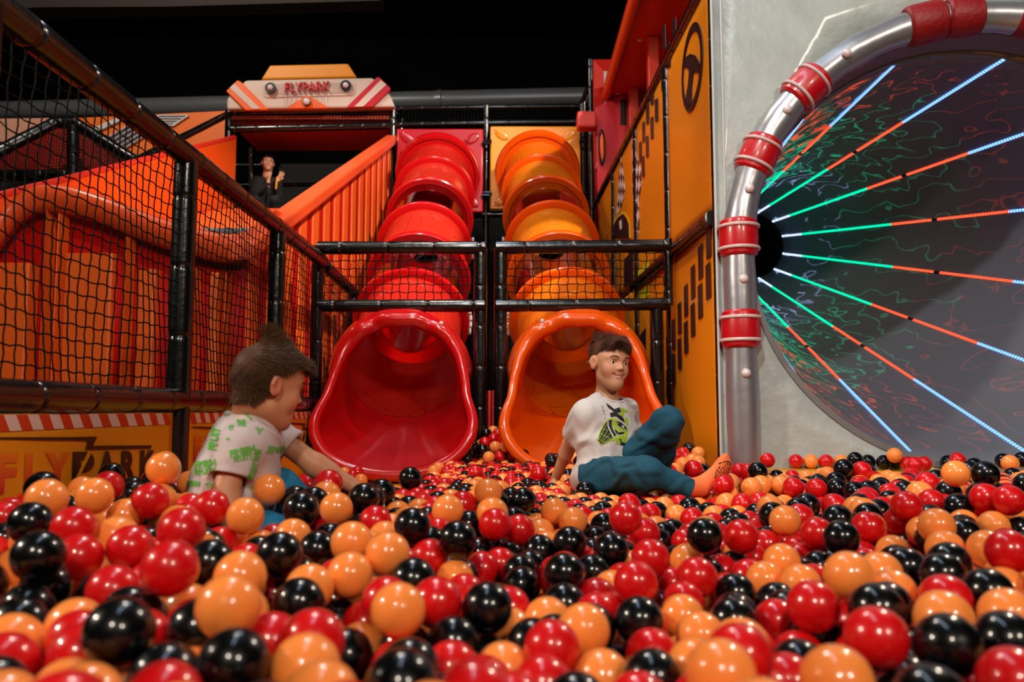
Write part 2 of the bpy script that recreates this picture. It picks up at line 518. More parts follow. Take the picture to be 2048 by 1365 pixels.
# ================================================================ tube slides
def tube_mat(name, col, rough=.28, lines=True):
    m = mat(name, col, rough, coat=.5, coatr=.12); nt, b = nodes_of(m)
    if lines:     # thin moulded plastic lets some light through
        out = nt.nodes['Material Output']; tl = nt.nodes.new('ShaderNodeBsdfTranslucent'); mxs = nt.nodes.new('ShaderNodeMixShader'); mxs.inputs[0].default_value = .45
        tl.inputs['Color'].default_value = col
        nt.links.new(b.outputs[0], mxs.inputs[1]); nt.links.new(tl.outputs[0], mxs.inputs[2]); nt.links.new(mxs.outputs[0], out.inputs['Surface'])
    if lines:
        tc = nt.nodes.new('ShaderNodeTexCoord'); n = nt.nodes.new('ShaderNodeTexNoise'); n.inputs['Scale'].default_value = 2.6; n.inputs['Detail'].default_value = 1.0
        mu = nt.nodes.new('ShaderNodeMath'); mu.operation = 'MULTIPLY'; mu.inputs[1].default_value = 5.0
        fr_ = nt.nodes.new('ShaderNodeMath'); fr_.operation = 'PINGPONG'; fr_.inputs[1].default_value = .5
        mr = nt.nodes.new('ShaderNodeMapRange'); mr.inputs['From Min'].default_value = 0.0; mr.inputs['From Max'].default_value = .07
        mr.inputs['To Min'].default_value = 1; mr.inputs['To Max'].default_value = 0
        bp = nt.nodes.new('ShaderNodeBump'); bp.inputs['Strength'].default_value = .55; bp.inputs['Distance'].default_value = .012
        nt.links.new(tc.outputs['Object'], n.inputs['Vector']); nt.links.new(n.outputs['Fac'], mu.inputs[0]); nt.links.new(mu.outputs[0], fr_.inputs[0])
        nt.links.new(fr_.outputs[0], mr.inputs['Value']); nt.links.new(mr.outputs['Result'], bp.inputs['Height']); nt.links.new(bp.outputs['Normal'], b.inputs['Normal'])
    return m
def clear_mat(name, tint):
    m = bpy.data.materials.new(name); m.use_nodes = True; nt = m.node_tree
    for n in list(nt.nodes): nt.nodes.remove(n)
    out = nt.nodes.new('ShaderNodeOutputMaterial'); mx = nt.nodes.new('ShaderNodeMixShader'); tr = nt.nodes.new('ShaderNodeBsdfTransparent'); gl = nt.nodes.new('ShaderNodeBsdfGlossy')
    fz = nt.nodes.new('ShaderNodeFresnel'); fz.inputs['IOR'].default_value = 2.1
    tr.inputs[0].default_value = tint; gl.inputs['Roughness'].default_value = .04; gl.inputs[0].default_value = (1, 1, 1, 1)
    nt.links.new(fz.outputs[0], mx.inputs[0]); nt.links.new(tr.outputs[0], mx.inputs[1]); nt.links.new(gl.outputs[0], mx.inputs[2]); nt.links.new(mx.outputs[0], out.inputs[0])
    return m
M_CLEAR = clear_mat('smoky_clear_plastic', (.66, .58, .62, 1))

def slide(name, label, cG, cA, mt_a, mt_b, mt_rim, m_panel, panel_px, mouth_c, seed):
    """cG centre of lowest flange, cA centre of the flange at the entry panel"""
    t = thing(name, label, 'slide', (mouth_c[0], 4.9, 0))
    cG = Vector(cG); cA = Vector(cA); ax = (cA - cG); L = ax.length; ax.normalize()
    side = Vector((1, 0, 0)); side = (side - ax * side.dot(ax)).normalized(); nor = side.cross(ax); nor = nor if nor.z > 0 else -nor
    n = 6; seg = L / n; R = .395; RF = .458
    kinds = ['opaque', 'clear', 'opaque', 'clear', 'opaque', 'opaque']
    for i in range(n):
        a = i * seg; b = a + seg
        C = cG + ax * a
        th = .012
        if kinds[i] == 'opaque':
            prof = [(0.0, R - th), (0.0, R), (seg, R), (seg, R - th)]
            mb = MB(); mb.lathe(C, ax, nor, prof, n=64)
            sec = mb.build('tube_section', (mt_a, mt_b)[i % 2] if i != 0 else mt_b, t)
            for t0 in (0.0, seg - .036):
                mb = MB(); mb.lathe(C, ax, nor, [(t0, R - .002), (t0, RF - .012), (t0 + .007, RF), (t0 + .027, RF), (t0 + .036, RF - .012), (t0 + .036, R + .014), (t0 + (.055 if t0 == 0 else .036), R), (t0 + .03, R - .002)], n=64)
                mb.build('tube_flange', mt_rim, t)
        else:
            mb = MB(); mb.lathe(C, ax, nor, [(0.0, R - .004), (seg, R - .004)], n=56, closed=False)
            sec = mb.build('clear_section', M_CLEAR, t, label='smoky see-through tube section')
            mb = MB()
            for t0 in (0.0, seg - .030):
                mb.lathe(C, ax, nor, [(t0, R), (t0, RF - .01), (t0 + .008, RF - .002), (t0 + .026, RF - .002), (t0 + .034, RF - .015), (t0 + .034, R)], n=56)
            mb.build('clear_section_flange', mt_rim, t)
            # row of clamps on the inner side of the clear pieces
            mb = MB(); sg = 1 if mouth_c[0] < 0 else -1
            for q in range(4):
                ang = math.radians(8 - 7 * q) if sg > 0 else math.radians(172 + 7 * q)
                p = C + ax * .015 + side * math.cos(ang) * (RF + .012) + nor * math.sin(ang) * (RF + .012)
                mb.tube([p - ax * .03, p + ax * .05], .012, n=8)
            mb.build_each('clamp', mat('clamp_plastic', rgb(190, 182, 178), .35), t)
        mb = MB()
        for k in range(10):
            ang = math.radians(18 + k * 36)
            p = C + ax * (-.006) + (side * math.cos(ang) + nor * math.sin(ang)) * (RF - .022)
            if k < 5 or k == 9: mb.sphere(p, .015, 10, 6)
        if i > 0 or True: mb.build_each('bolt', M_BOLT if i > 2 else mt_rim, t)
    # collar moulded at the panel
    mb = MB(); mb.lathe(cA, ax, nor, [(-.05, RF + .005), (-.05, RF + .045), (.03, RF + .06), (.09, RF + .05), (.09, RF - .03)], n=56)
    mb.build('entry_collar', mt_rim, t)
    x0, y0, x1_, y1_ = panel_px; YP = 9.78
    a = at(x0, y1_, YP); b = at(x1_, y0, YP)
    mb = MB(); mb.box(((a.x + b.x) / 2, YP + .03, (a.z + b.z) / 2), (b.x - a.x, .06, b.z - a.z))
    pn = mb.build('entry_panel', m_panel, t, bevel=.02)
    w = b.x - a.x
    for sx in (-1, 1):
        for sz in (-1, 1):
            mb = MB()
            c = Vector(((a.x + b.x) / 2 + sx * w * .37, YP - .002, (a.z + b.z) / 2 + sz * w * .37))
            Rm = Matrix.Rotation(math.radians(-35 * sx * sz), 3, 'Y')
            mb.sphere(c, (.105, .018, .062), 18, 8, Rm)
            for q in range(-2, 3):
                mb.tube([c + Rm @ Vector((q * .035 - .015, -.016, -.035)), c + Rm @ Vector((q * .035 + .012, -.019, 0)), c + Rm @ Vector((q * .035 - .015, -.016, .035))], .004, n=5)
            mb.tube([c + Rm @ Vector((-.12, -.008, 0)), c + Rm @ Vector((0, -.02, 0)), c + Rm @ Vector((.1, -.008, 0))], .006, n=6)
            mb.build('embossed_leaf', m_panel, pn)
    mb = MB()
    for sx in (-1, 1):
        for sz in (-.62, .62):
            c = Vector(((a.x + b.x) / 2 + sx * (w / 2 + .03), YP - .02, (a.z + b.z) / 2 + sz * (b.z - a.z) / 2))
            mb.tube([c - Vector((.05, 0, 0)), c + Vector((.05, 0, 0))], .022, n=8)
    mb.build_each('panel_clamp', M_VINYL, pn)
    # flared mouth
    cx = mouth_c[0]
    ctrl = [(90, 0, 5.17, 1.035), (75, .10, 5.17, 1.04), (62, .18, 5.20, 1.00), (50, .25, 5.17, .975), (38, .32, 5.19, .91), (26, .38, 5.16, .81), (12, .405, 5.12, .71), (-2, .425, 5.08, .62), (-16, .435, 5.0, .53), (-28, .465, 4.93, .455), (-40, .488, 4.88, .37), (-52, .465, 4.85, .27), (-64, .385, 4.83, .165), (-76, .23, 4.81, .085), (-90, 0, 4.80, .055)]
    def rim(deg):
        """deg measured -90..270 counter clockwise seen from the front, mirrored"""
        d = ((deg + 90) % 360) - 90
        m = 1
        if d > 90: d = 180 - d; m = -1
        for (a0, x0_, y0_, z0_), (a1, x1_, y1__, z1_) in zip(ctrl[:-1], ctrl[1:]):
            if a1 <= d <= a0:
                f = (a0 - d) / (a0 - a1); f = f * f * (3 - 2 * f) if False else f
                return Vector((cx + m * (x0_ + (x1_ - x0_) * f), y0_ + (y1__ - y0_) * f, z0_ + (z1_ - z0_) * f))
    nth, nu = 96, 16
    def srf(k, u, off=0.0):
        deg = -90 + 360.0 * k / nth
        a = math.radians(deg); rad = side * math.cos(a) + nor * math.sin(a)
        p0 = cG + rad * (R + off); p1 = rim(deg)
        t0 = -ax * (.75 if math.sin(a) < 0 else .35); 
        out = Vector((math.cos(a), -.55 if math.sin(a) < .3 else -.5, math.sin(a) * .4))
        t1 = Vector((.25 * math.cos(a), -.75 if math.sin(a) < 0 else -.35, -.12 if math.sin(a) < -.2 else .0))
        h = u
        return p0 * (2 * h ** 3 - 3 * h ** 2 + 1) + t0 * (h ** 3 - 2 * h ** 2 + h) + p1 * (-2 * h ** 3 + 3 * h ** 2) + t1 * (h ** 3 - h ** 2)
    mb = MB()
    vs_ = [srf(k, j / nu) for k in range(nth) for j in range(nu + 1)]
    fs = []
    for k in range(nth):
        k2 = (k + 1) % nth
        for j in range(nu): fs.append((k * (nu + 1) + j, k * (nu + 1) + j + 1, k2 * (nu + 1) + j + 1, k2 * (nu + 1) + j))
    mb.add(vs_, fs)
    mo = mb.build('slide_mouth', mt_rim, t, fix=True, angle=180)
    md = mo.modifiers.new('s', 'SOLIDIFY'); md.thickness = .02; md.offset = 1 if False else 0
    md2 = mo.modifiers.new('ss', 'SUBSURF'); md2.levels = 1; md2.render_levels = 1
    # rolled rim and wavy hood bead
    pts = [rim(-90 + 360.0 * k / 120) for k in range(120)]
    # smooth the rim a little
    for _ in range(3): pts = [(pts[i - 1] + pts[i] * 2 + pts[(i + 1) % len(pts)]) / 4 for i in range(len(pts))]
    rr = [.030 + .018 * min(1, max(0, (p.z - .7) / .2)) + .008 * min(1, max(0, (.5 - p.z) / .2)) for p in pts]
    mb = MB(); mb.tube(pts, rr, n=12, closed=True); mb.build('rolled_rim', mt_rim, t, angle=180)
    # hood shell behind the rim: a wider wavy shoulder
    mb = MB()
    def hood(u, v):
        deg = -24 + 228 * u
        a = math.radians(deg); wv = 1 + .05 * math.sin(math.radians(deg) * 5 + 1.57)
        p1 = rim(deg); pr = cG + (side * math.cos(a) + nor * math.sin(a)) * (R + .008 + .055 * min(1, math.sin(PI * u) * 2.2))
        q = p1.lerp(pr, v); bul = math.sin(PI * v) * .042 * wv * min(1, math.sin(PI * u) * 2.5)
        return q + Vector((math.cos(a) * bul, -bul * .3, math.sin(a) * bul))
    mb.grid(hood, 72, 10); hs = mb.build('mouth_hood', mt_rim, t, solid=.016, angle=180)
    mb = MB()
    for deg in ((48, 140) if mouth_c[0] < 0 else (40, 128)):
        p = rim(deg) + Vector((0, -.02, .045)); mb.sphere(p, (.016, .014, .016), 12, 8)
    mb.build_each('bolt_cap', M_BOLT, t)
    return t

RED_A = tube_mat('red_tube_plastic', rgb(236, 62, 42)); RED_B = tube_mat('red_tube_plastic_b', rgb(230, 50, 36))
RED_R = tube_mat('red_rim_plastic', rgb(200, 12, 18), .25, lines=False); RED_P = tube_mat('crimson_panel', rgb(176, 6, 26), .32, lines=False)
OR_A = tube_mat('orange_tube_plastic', rgb(248, 152, 28)); OR_B = tube_mat('orange_tube_plastic_b', rgb(246, 134, 18))
OR_R = tube_mat('orange_rim_plastic', rgb(234, 84, 4), .25, lines=False); OR_P = tube_mat('orange_panel', rgb(240, 146, 14), .32, lines=False)
slide('tube_slide', 'red tube slide with smoky clear rings, left of the two slides', (-.775, 5.65, .72), (-.905, 9.52, 3.29), RED_A, RED_B, RED_R, RED_P, (791, 257, 967, 425), (-.72,), 1)
slide('tube_slide', 'orange tube slide with smoky clear rings, behind the boy in white', (.455, 5.65, .72), (.31, 9.52, 3.32), OR_A, OR_B, OR_R, OR_P, (980, 252, 1161, 419), (.435,), 2)

# ================================================================ play tower behind the slides
tw = thing('play_tower', 'tall black pipe tower with netting behind the two tube slides', 'play tower', (-1.3, 9.9, 0))
YT = 9.93
def X_(px, Y=YT): return at(px, 400, Y).x
def Z_(py, Y=YT, px=1024): return at(px, py, Y).z
for px, top in ((452, 222), (784, 218), (972, 212)): foam_pipe('post', (X_(px), YT, 0), (X_(px), YT, Z_(top)), tw, r=.042)
foam_pipe('post', (X_(795), YT + .25, 0), (X_(795), YT + .25, Z_(225)), tw, r=.04)
foam_pipe('post', (X_(1183, 9.6), 9.6, 0), (X_(1183, 9.6), 9.6, Z_(120, 9.6)), tw, r=.035)
foam_pipe('post', (X_(1167), YT, 0), (X_(1167), YT, Z_(205)), tw, r=.055)
foam_pipe('post', (X_(1206, 9.3), 9.3, 0), (X_(1206, 9.3), 9.3, Z_(255, 9.3)), tw, r=.05)
foam_pipe('beam', (X_(452), YT, Z_(226)), (X_(786), YT, Z_(218)), tw, r=.045)
foam_pipe('beam', (X_(786), YT, Z_(217)), (X_(1160), YT, Z_(213)), tw, r=.03)
foam_pipe('beam', (X_(452), YT, Z_(259)), (X_(786), YT, Z_(252)), tw, r=.045)
foam_pipe('beam', (X_(786), YT, Z_(250)), (X_(1165), YT, Z_(244)), tw, r=.042)
foam_pipe('beam', (X_(786), YT, Z_(432)), (X_(1185), YT, Z_(427)), tw, r=.042)
foam_pipe('brace', (X_(452), YT, Z_(228)), at(255, 330, 8.2), tw, r=.042)
foam_pipe('brace', (X_(1162), YT, Z_(213)), at(1186, 150, 9.7), tw, r=.03)
foam_pipe('beam', at(640, 222, YT), at(670, 292, 11.3), tw, r=.05)
for p, q, r in (((462, 331, 11.4), (560, 331, 11.4), .03), ((462, 371, 11.2), (800, 368, 11.2), .03), ((503, 296, 10.9), (503, 420, 10.9), .032), ((462, 410, 11), (520, 410, 11), .03)):
    foam_pipe('inner_rail', at(*p), at(*q), tw, r=r)
mb = MB(); mb.box((X_(618), 11.0 - .45, 4.17), (2.15, 1.25, .04)); mb.build('roof_panel', mat('tower_roof_red', rgb(205, 78, 50), .6), tw)
mb = MB(); mb.box((X_(620), 11.15, 2.82), (2.2, 2.4, .1)); mb.build('deck', mat('tower_deck', rgb(20, 20, 22), .6), tw)
net('net', lambda u, v: (X_(455) + (X_(783) - X_(455)) * u, YT - .02, Z_(252) + (Z_(230) - Z_(252)) * v), 52, 4, tw, r=.0035)
net('net', lambda u, v: (X_(790) + (X_(1160) - X_(790)) * u, YT - .02, Z_(246) + (Z_(216) - Z_(246)) * v), 56, 5, tw, r=.0028)
net('net', lambda u, v: (X_(790) + (X_(1160) - X_(790)) * u, YT + .1, Z_(700) + (Z_(440) - Z_(700)) * v), 50, 36, tw, r=.0028)
mb = MB(); mb.box((X_(620), 12.45, 3.4), (2.3, .05, 1.9)); mb.box((X_(975), 12.2, 2.0), (2.6, .05, 4.2)); mb.build('back_panel', mat('black_mesh_panel', rgb(10, 10, 11), .8), tw)

# sign on top of the tower
def Z1(x, y, Y=9.80): return at(440 + x / 5.69, 110 + y / 5.69, Y)
M_CREAM = mat('cream_moulding', rgb(206, 186, 172), .5, bump=.05, bscale=12)
M_SORG = mat('sign_orange', rgb(236, 96, 14), .4); M_SCRM = mat('sign_crimson', rgb(186, 8, 34), .4); M_SYEL = mat('sign_yellow', rgb(226, 142, 8), .45)
sg = thing('roof_sign', 'cream vehicle-front sign with FLYPARK letters on top of the tower', 'sign', tuple(Z1(1000, 610, 9.9)))
def plate(name, pts, Y, d, m, par, bevel=.01, label=None):
    mb = MB(); mb.prism([Z1(x, y, Y) for x, y in pts], (0, d, 0)); return mb.build(name, m, par, smooth=False, bevel=bevel, label=label)
body = plate('sign_body', [(75, 618), (75, 505), (100, 470), (250, 330), (275, 295), (310, 285), (1720, 256), (1755, 275), (1905, 420), (1945, 470), (1990, 590), (1940, 592)], 9.80, .30, M_CREAM, sg, .025)
plate('sign_cap', [(465, 278), (565, 115), (1455, 95), (1555, 252)], 9.86, .22, M_SYEL, sg, .02, 'yellow top piece')
plate('stripe_board', [(65, 410), (195, 285), (240, 305), (540, 605), (535, 626), (285, 630)], 9.76, .05, M_SORG, sg, .012, 'orange board with a cream stripe')
plate('stripe', [(110, 375), (160, 325), (455, 610), (370, 615)], 9.752, .02, M_CREAM, sg, 0)
plate('stripe_board', [(1450, 602), (1455, 570), (1785, 250), (1810, 248), (1935, 370), (1935, 400), (1735, 592)], 9.76, .05, M_SCRM, sg, .012, 'crimson board with a cream stripe')
plate('stripe', [(1530, 588), (1830, 285), (1892, 338), (1628, 586)], 9.752, .02, M_CREAM, sg, 0)
rec = plate('letter_plate', [(482, 340), (510, 312), (1500, 290), (1545, 320), (1545, 420), (1510, 462), (520, 486), (485, 460)], 9.785, .03, M_CREAM, sg, .012)
plate('letter_plate_inset', [(500, 350), (520, 332), (1490, 308), (1515, 330), (1515, 405), (1490, 430), (530, 455), (505, 435)], 9.779, .02, mat('cream_inset', rgb(186, 164, 152), .5), rec, .004)
plate('triangle_plate', [(755, 612), (760, 590), (965, 468), (1015, 462), (1225, 585), (1228, 606)], 9.765, .05, M_SORG, sg, .012)
mb = MB(); a = Z1(740, 428, 9.77); b = Z1(1250, 410, 9.77); c = Z1(745, 325, 9.77)
text_on(mb, 'FLYPARK', a, b - a, c - a, (0, -.035, 0), bold=.02, spacing=1.15); mb.build('sign_letters', mat('sign_letter_red', rgb(196, 30, 34), .45), sg, smooth=False, label='raised red FLYPARK letters')
for x, y, r0, r1, Y in ((580, 382, 62, 36, 9.765), (1435, 355, 62, 36, 9.765), (990, 540, 48, 43, 9.755)):
    c = Z1(x, y, Y); s_ = 9.8 / 1600 / 5.69
    mb = MB(); mb.tube([c, c + Vector((0, -.03, 0))], r0 * s_, n=28); l = mb.build('lamp_ring', M_TIE, sg)
    mb = MB(); mb.sphere(c + Vector((0, -.03, 0)), (r1 * s_, .03, r1 * s_), 20, 10); mb.build('lamp_lens', mat('milky_lens', rgb(210, 200, 205), .2, coat=.5), l)
mb = MB()
for x0_, x1_ in ((740, 735), (790, 775), (850, 800), (900, 830), (1060, 1090), (1130, 1120), (1200, 1190)):
    mb.tube([Z1(x0_, 430, 9.76), Z1(x0_ - 15, 480, 9.75), Z1(x1_, 560, 9.75), Z1(x1_ - 5, 612, 9.76)], .0028, n=5)
mb.build_each('lamp_wire', mat('pale_wire', rgb(170, 150, 140), .5), sg)

# spiral duct
dt = MB(); a = at(-120, 224, 13.4); b = at(1220, 192, 13.0); n = 320; pts = []; rs = []
for i in range(n + 1): pts.append(a.lerp(b, i / n)); rs.append(.150 + .006 * (i % 2) + (.016 if i % 80 in (0, 1) else 0))
dt.tube(pts, rs, n=28); o = dt.build('spiral_duct', mat('duct_steel', rgb(120, 124, 130), .34, metal=.35), angle=30)
tag(o, 'long grey spiral ventilation duct crossing the dark hall behind the tower', 'duct')

# ================================================================ orange ramp with its guard walls
rp = thing('ramp_slide', 'wide orange wave ramp with corrugated guard walls behind the left net fence', 'ramp', (-2.5, 5.2, 0))
M_RIB_LIT = mat('rib_orange_lit', rgb(242, 100, 28), .42, coat=.15); M_RIB_SHADE = mat('rib_red_shaded', rgb(186, 14, 6), .55, spec=.2)  # lit ribs and shaded recesses of the corrugation painted as orange and red
M_OCAP = mat('orange_cap_plastic', rgb(236, 84, 34), .42, coat=.2); M_OWALL = mat('orange_wall_plastic', rgb(232, 84, 14), .45)
gz = lambda y: 1.62 + .4645 * (y - 4.94)
mb = MB(); mb.prism([(-1.56, 4.55, 0), (-1.56, 9.9, 0), (-1.56, 9.9, gz(9.9)), (-1.56, 4.55, gz(4.55))], (.03, 0, 0)); mb.build('guard_wall', M_RIB_SHADE, rp, smooth=False)
gr = MB()
for i in range(-2, 13):
    y = 5.30 + .362 * i; w = .17
    q = [(-1.53, y - .01), (-1.53, y + w + .01), (-1.518, y + w), (-1.518, y)]
    top = [gz(yy) - .06 for _, yy in q]
    v = [(x, yy, 0.0) for x, yy in q] + [(x, yy, zz_) for (x, yy), zz_ in zip(q, top)]
    gr.add(v, [(0, 1, 2, 3), (4, 5, 6, 7), (0, 1, 5, 4), (1, 2, 6, 5), (2, 3, 7, 6), (3, 0, 4, 7)])
gr.build_each('guard_wall_rib', M_RIB_LIT, rp, smooth=False)
mb = MB()
v0 = Vector((-1.53, 4.45, gz(4.45) - .05)); v1 = Vector((-1.53, 9.95, gz(9.95) - .05))
for (hw, zlo, zhi) in ((.075, -.055, .055),):
    vs_ = []
    for p in (v0, v1):
        for dx, dz in ((-hw, zlo), (hw, zlo), (hw, zhi), (-hw, zhi)): vs_.append(p + Vector((dx, 0, dz)))
    mb.add(vs_, [(0, 1, 2, 3), (4, 5, 6, 7), (0, 1, 5, 4), (1, 2, 6, 5), (2, 3, 7, 6), (3, 0, 4, 7)])
mb.build('guard_wall_cap', M_OCAP, rp, bevel=.02, smooth=False)
gl = lambda y: 1.94 + .440 * (y - 5.47)
mb = MB(); mb.prism([(-3.52, 4.9, 0), (-3.52, 9.96, 0), (-3.52, 9.96, gl(9.96)), (-3.52, 4.9, gl(4.9))], (-.06, 0, 0)); mb.build('guard_wall', M_OWALL, rp, smooth=False, label='tall plain orange wall on the far side of the ramp')
mb = MB(); mb.tube([(-3.55, 4.9, gl(4.9)), (-3.55, 9.96, gl(9.96))], .035, n=8); mb.build('guard_wall_cap', mat('red_cap', rgb(200, 40, 20), .4), rp)
rz = lambda y: 1.47 + .29 * (y - 4.78)
mb = MB(); mb.grid(lambda u, v: (-3.5 + 1.96 * u, 5.15 + 4.7 * v, rz(5.15 + 4.7 * v) + .03 * math.sin(v * 9)), 10, 40); mb.build('ramp_surface', M_OWALL, rp, solid=.03)
mb = MB()
for px, py, w in ((492, 433, 46), (440, 452, 60), (455, 462, 40)):
    c = at(px, py, 5.35); y = 5.35
    mb.box((c.x, y, rz(y) + .03), (w / 300, .5, .012), Matrix.Rotation(math.atan(.29), 3, 'X') @ Matrix.Rotation(.4, 3, 'Z'))
mb.build_each('grip_patch', mat('grey_grip', rgb(98, 96, 100), .8), rp, smooth=False)
LP = [(-60, 520, 4.9), (-30, 470, 4.9), (0, 430, 4.92), (25, 402, 4.95), (65, 380, 4.97), (120, 381, 4.97), (180, 397, 4.95), (250, 423, 4.9), (320, 448, 4.86), (400, 470, 4.82), (455, 478, 4.80), (500, 468, 4.84), (530, 450, 4.90), (546, 428, 5.0)]
LPw = [at(*p) for p in LP]
def cat(pts, n):
    out = []
    for i in range(len(pts) - 1):
        p0 = pts[max(i - 1, 0)]; p1 = pts[i]; p2 = pts[i + 1]; p3 = pts[min(i + 2, len(pts) - 1)]
        for k in range(n):
            t = k / n
            out.append(.5 * ((2 * p1) + (-p0 + p2) * t + (2 * p0 - 5 * p1 + 4 * p2 - p3) * t * t + (-p0 + 3 * p1 - 3 * p2 + p3) * t ** 3))
    out.append(pts[-1]); return out
lp = cat(LPw, 8); NL = len(lp)
mb = MB()
def lipf(u, v):
    p = lp[min(int(round(u * (NL - 1))), NL - 1)]
    prof = [(.25, .05), (.10, .045), (.03, .03), (0, 0), (.0, -.05), (.02, -.10), (.05, -.13), (.10, -.13)]
    q = prof[int(round(v * 7))]
    return Vector((p.x, p.y + q[0], p.z + q[1]))
mb.grid(lipf, NL - 1, 7); mb.build('ramp_lip', M_OCAP, rp, solid=.012, angle=180)
mb = MB(); vs_ = []; 
for p in lp: vs_ += [(p.x, p.y + .16, p.z - .02), (p.x, p.y + .16, 0)]
mb.add(vs_, [(2 * i, 2 * i + 1, 2 * i + 3, 2 * i + 2) for i in range(NL - 1)]); mb.build('fascia', M_RIB_SHADE, rp, solid=.02)
mb = MB()
def lipz(px):
    for a, b in zip(LP[:-1], LP[1:]):
        if a[0] <= px <= b[0]:
            f = (px - a[0]) / (b[0] - a[0]); return at(px, a[1] + (b[1] - a[1]) * f, a[2] + (b[2] - a[2]) * f)
for x0_, x1_, dep, drop in ((-40, 62, .06, .1), (84, 92, .10, .1), (122, 218, .06, .28), (110, 122, .12, .14), (246, 256, .12, .14), (266, 306, .06, .28), (378, 388, .08, .2), (408, 436, .07, .2), (446, 452, .1, .2), (468, 492, .07, .25), (505, 512, .1, .2)):
    a = lipz(x0_); b = lipz(x1_); zt_ = min(a.z, b.z) - drop
    y = (a.y + b.y) / 2 + .14 - dep
    mb.prism([(a.x, y + .1, 0), (a.x + .015, y, 0), (b.x - .015, y, 0), (b.x, y + .1, 0)], (0, 0, zt_))
mb.build_each('fascia_rib', M_RIB_LIT, rp, smooth=False, bevel=.012)

# netted booth and orange louvred board far left
bt = thing('net_booth', 'black pipe booth with dark red netted sides behind the orange ramp wall', 'booth', tuple(at(150, 360, 9.2)))
foam_pipe('roof_rail', at(-40, 322, 8.6), at(110, 246, 9.2), bt, r=.07)
foam_pipe('roof_rail', at(108, 246, 9.2), at(152, 246, 9.25), bt, r=.07)
foam_pipe('roof_rail', at(150, 246, 9.2), at(270, 322, 9.2), bt, r=.07)
foam_pipe('post', at(146, 250, 9.2), at(146, 420, 9.2), bt, r=.07)
foam_pipe('sill_rail', at(-30, 352, 9.1), at(146, 350, 9.2), bt, r=.07)
mb = MB(); mb.prism([at(-40, 325, 9.6), at(108, 252, 9.6), at(158, 252, 9.6), at(290, 340, 9.6), at(290, 352, 9.6), at(-40, 352, 9.6)], (0, .04, 0)); mb.build('side_panel', mat('booth_red', rgb(150, 24, 10), .5), bt, smooth=False)
mb = MB(); mb.prism([at(-60, 352, 9.4), at(200, 352, 9.4), at(200, 460, 9.4), at(-60, 460, 9.4)], (0, .04, 0)); mb.build('base_panel', mat('booth_black', rgb(12, 10, 10), .7), bt, smooth=False)
net('net', lambda u, v: at(-40 + 186 * u, 350 - v * (25 + 75 * u), 9.15), 34, 14, bt, r=.004)
net('net', lambda u, v: at(148 + 122 * u, 350 - v * (98 * (1 - u) + 20 * u), 9.15), 22, 14, bt, r=.004)
lb = thing('louvred_board', 'orange slanted board with white-edged louvre vents in the far left background', 'board', tuple(at(330, 330, 11.4)))
mb = MB(); mb.prism([at(118, 238, 11.4), at(450, 222, 11.4), at(450, 380, 11.4), at(118, 380, 11.4)], (0, .06, 0)); mb.build('board_face', mat('board_orange', rgb(244, 116, 36), .5), lb, smooth=False)
M_LW = mat('louvre_white', rgb(222, 214, 214), .5); M_LD = mat('louvre_dark', rgb(60, 50, 52), .6)
for pts in ([(318, 231), (377, 231), (345, 251), (290, 251)], [(214, 276), (262, 248), (305, 262), (250, 296)], [(186, 258), (232, 238), (242, 240), (196, 262)]):
    P = [at(x, y, 11.36) for x, y in pts]
    mb = MB(); mb.prism(P, (0, .02, 0)); l = mb.build('louvre', M_LD, lb, smooth=False)
    mb = MB(); mb.tube(P, .014, n=6, closed=True)
    for k in (.25, .5, .75): mb.tube([P[0].lerp(P[3], k), P[1].lerp(P[2], k)], .010, n=6)
    mb.build('louvre_frame', M_LW, l)
mb = MB(); mb.prism([at(-60, 238, 11.3), at(120, 236, 11.3), at(120, 330, 11.3), at(-60, 330, 11.3)], (0, .05, 0)); o = mb.build('beige_board', mat('beige_board_paint', rgb(222, 160, 136), .6), smooth=False)
tag(o, 'pale peach board above the netted booth at the left edge', 'board')

# ================================================================ right: printed yellow wall
def wallX(Y): return 1.13 - .021 * (Y - 4.32)
def onw(px, py, dx=0.0):
    """point of the printed wall behind a pixel of the photograph"""
    k = (px - 1024) / F * 1.0; lo, hi = 3.5, 12.0
    for _ in range(40):
        m = (lo + hi) / 2
        if at(px, py, m).x < wallX(m): lo = m
        else: hi = m
    p = at(px, py, lo); return Vector((p.x - dx, p.y, p.z))
M_PRY = mat('printed_wall_yellow', rgb(236, 140, 12), .38, coat=.1, bump=.1, bscale=2.2, bdist=.03, var=.05, vscale=2)
M_PRK = mat('printed_wall_dark', rgb(46, 18, 20), .4)
pw = thing('printed_wall', 'yellow printed panel wall in a black pipe frame right of the orange slide', 'wall panels', (1.1, 6.0, 0))
PWY = [4.34, 5.54, 6.79, 8.09, 9.3]
for i, y in enumerate(PWY): foam_pipe('post', (wallX(y) , y, 0), (wallX(y), y, 2.93 if i else 3.6), pw, r=.030 if i else .024, phase=.1)
foam_pipe('rail', (wallX(3.9) , 4.36, 2.93 + .0), (wallX(9.6), 9.6, 2.93), pw, r=.045)
foam_pipe('rail', (wallX(4.3) - .02, 4.36, 1.515), (wallX(6.9) - .02, 6.9, 1.515), pw, r=.042)
mb = MB(); mb.box((1.14, 4.83, .02), (.06, 1.1, .05)); mb.build('foot_strip', M_VINYL, pw)
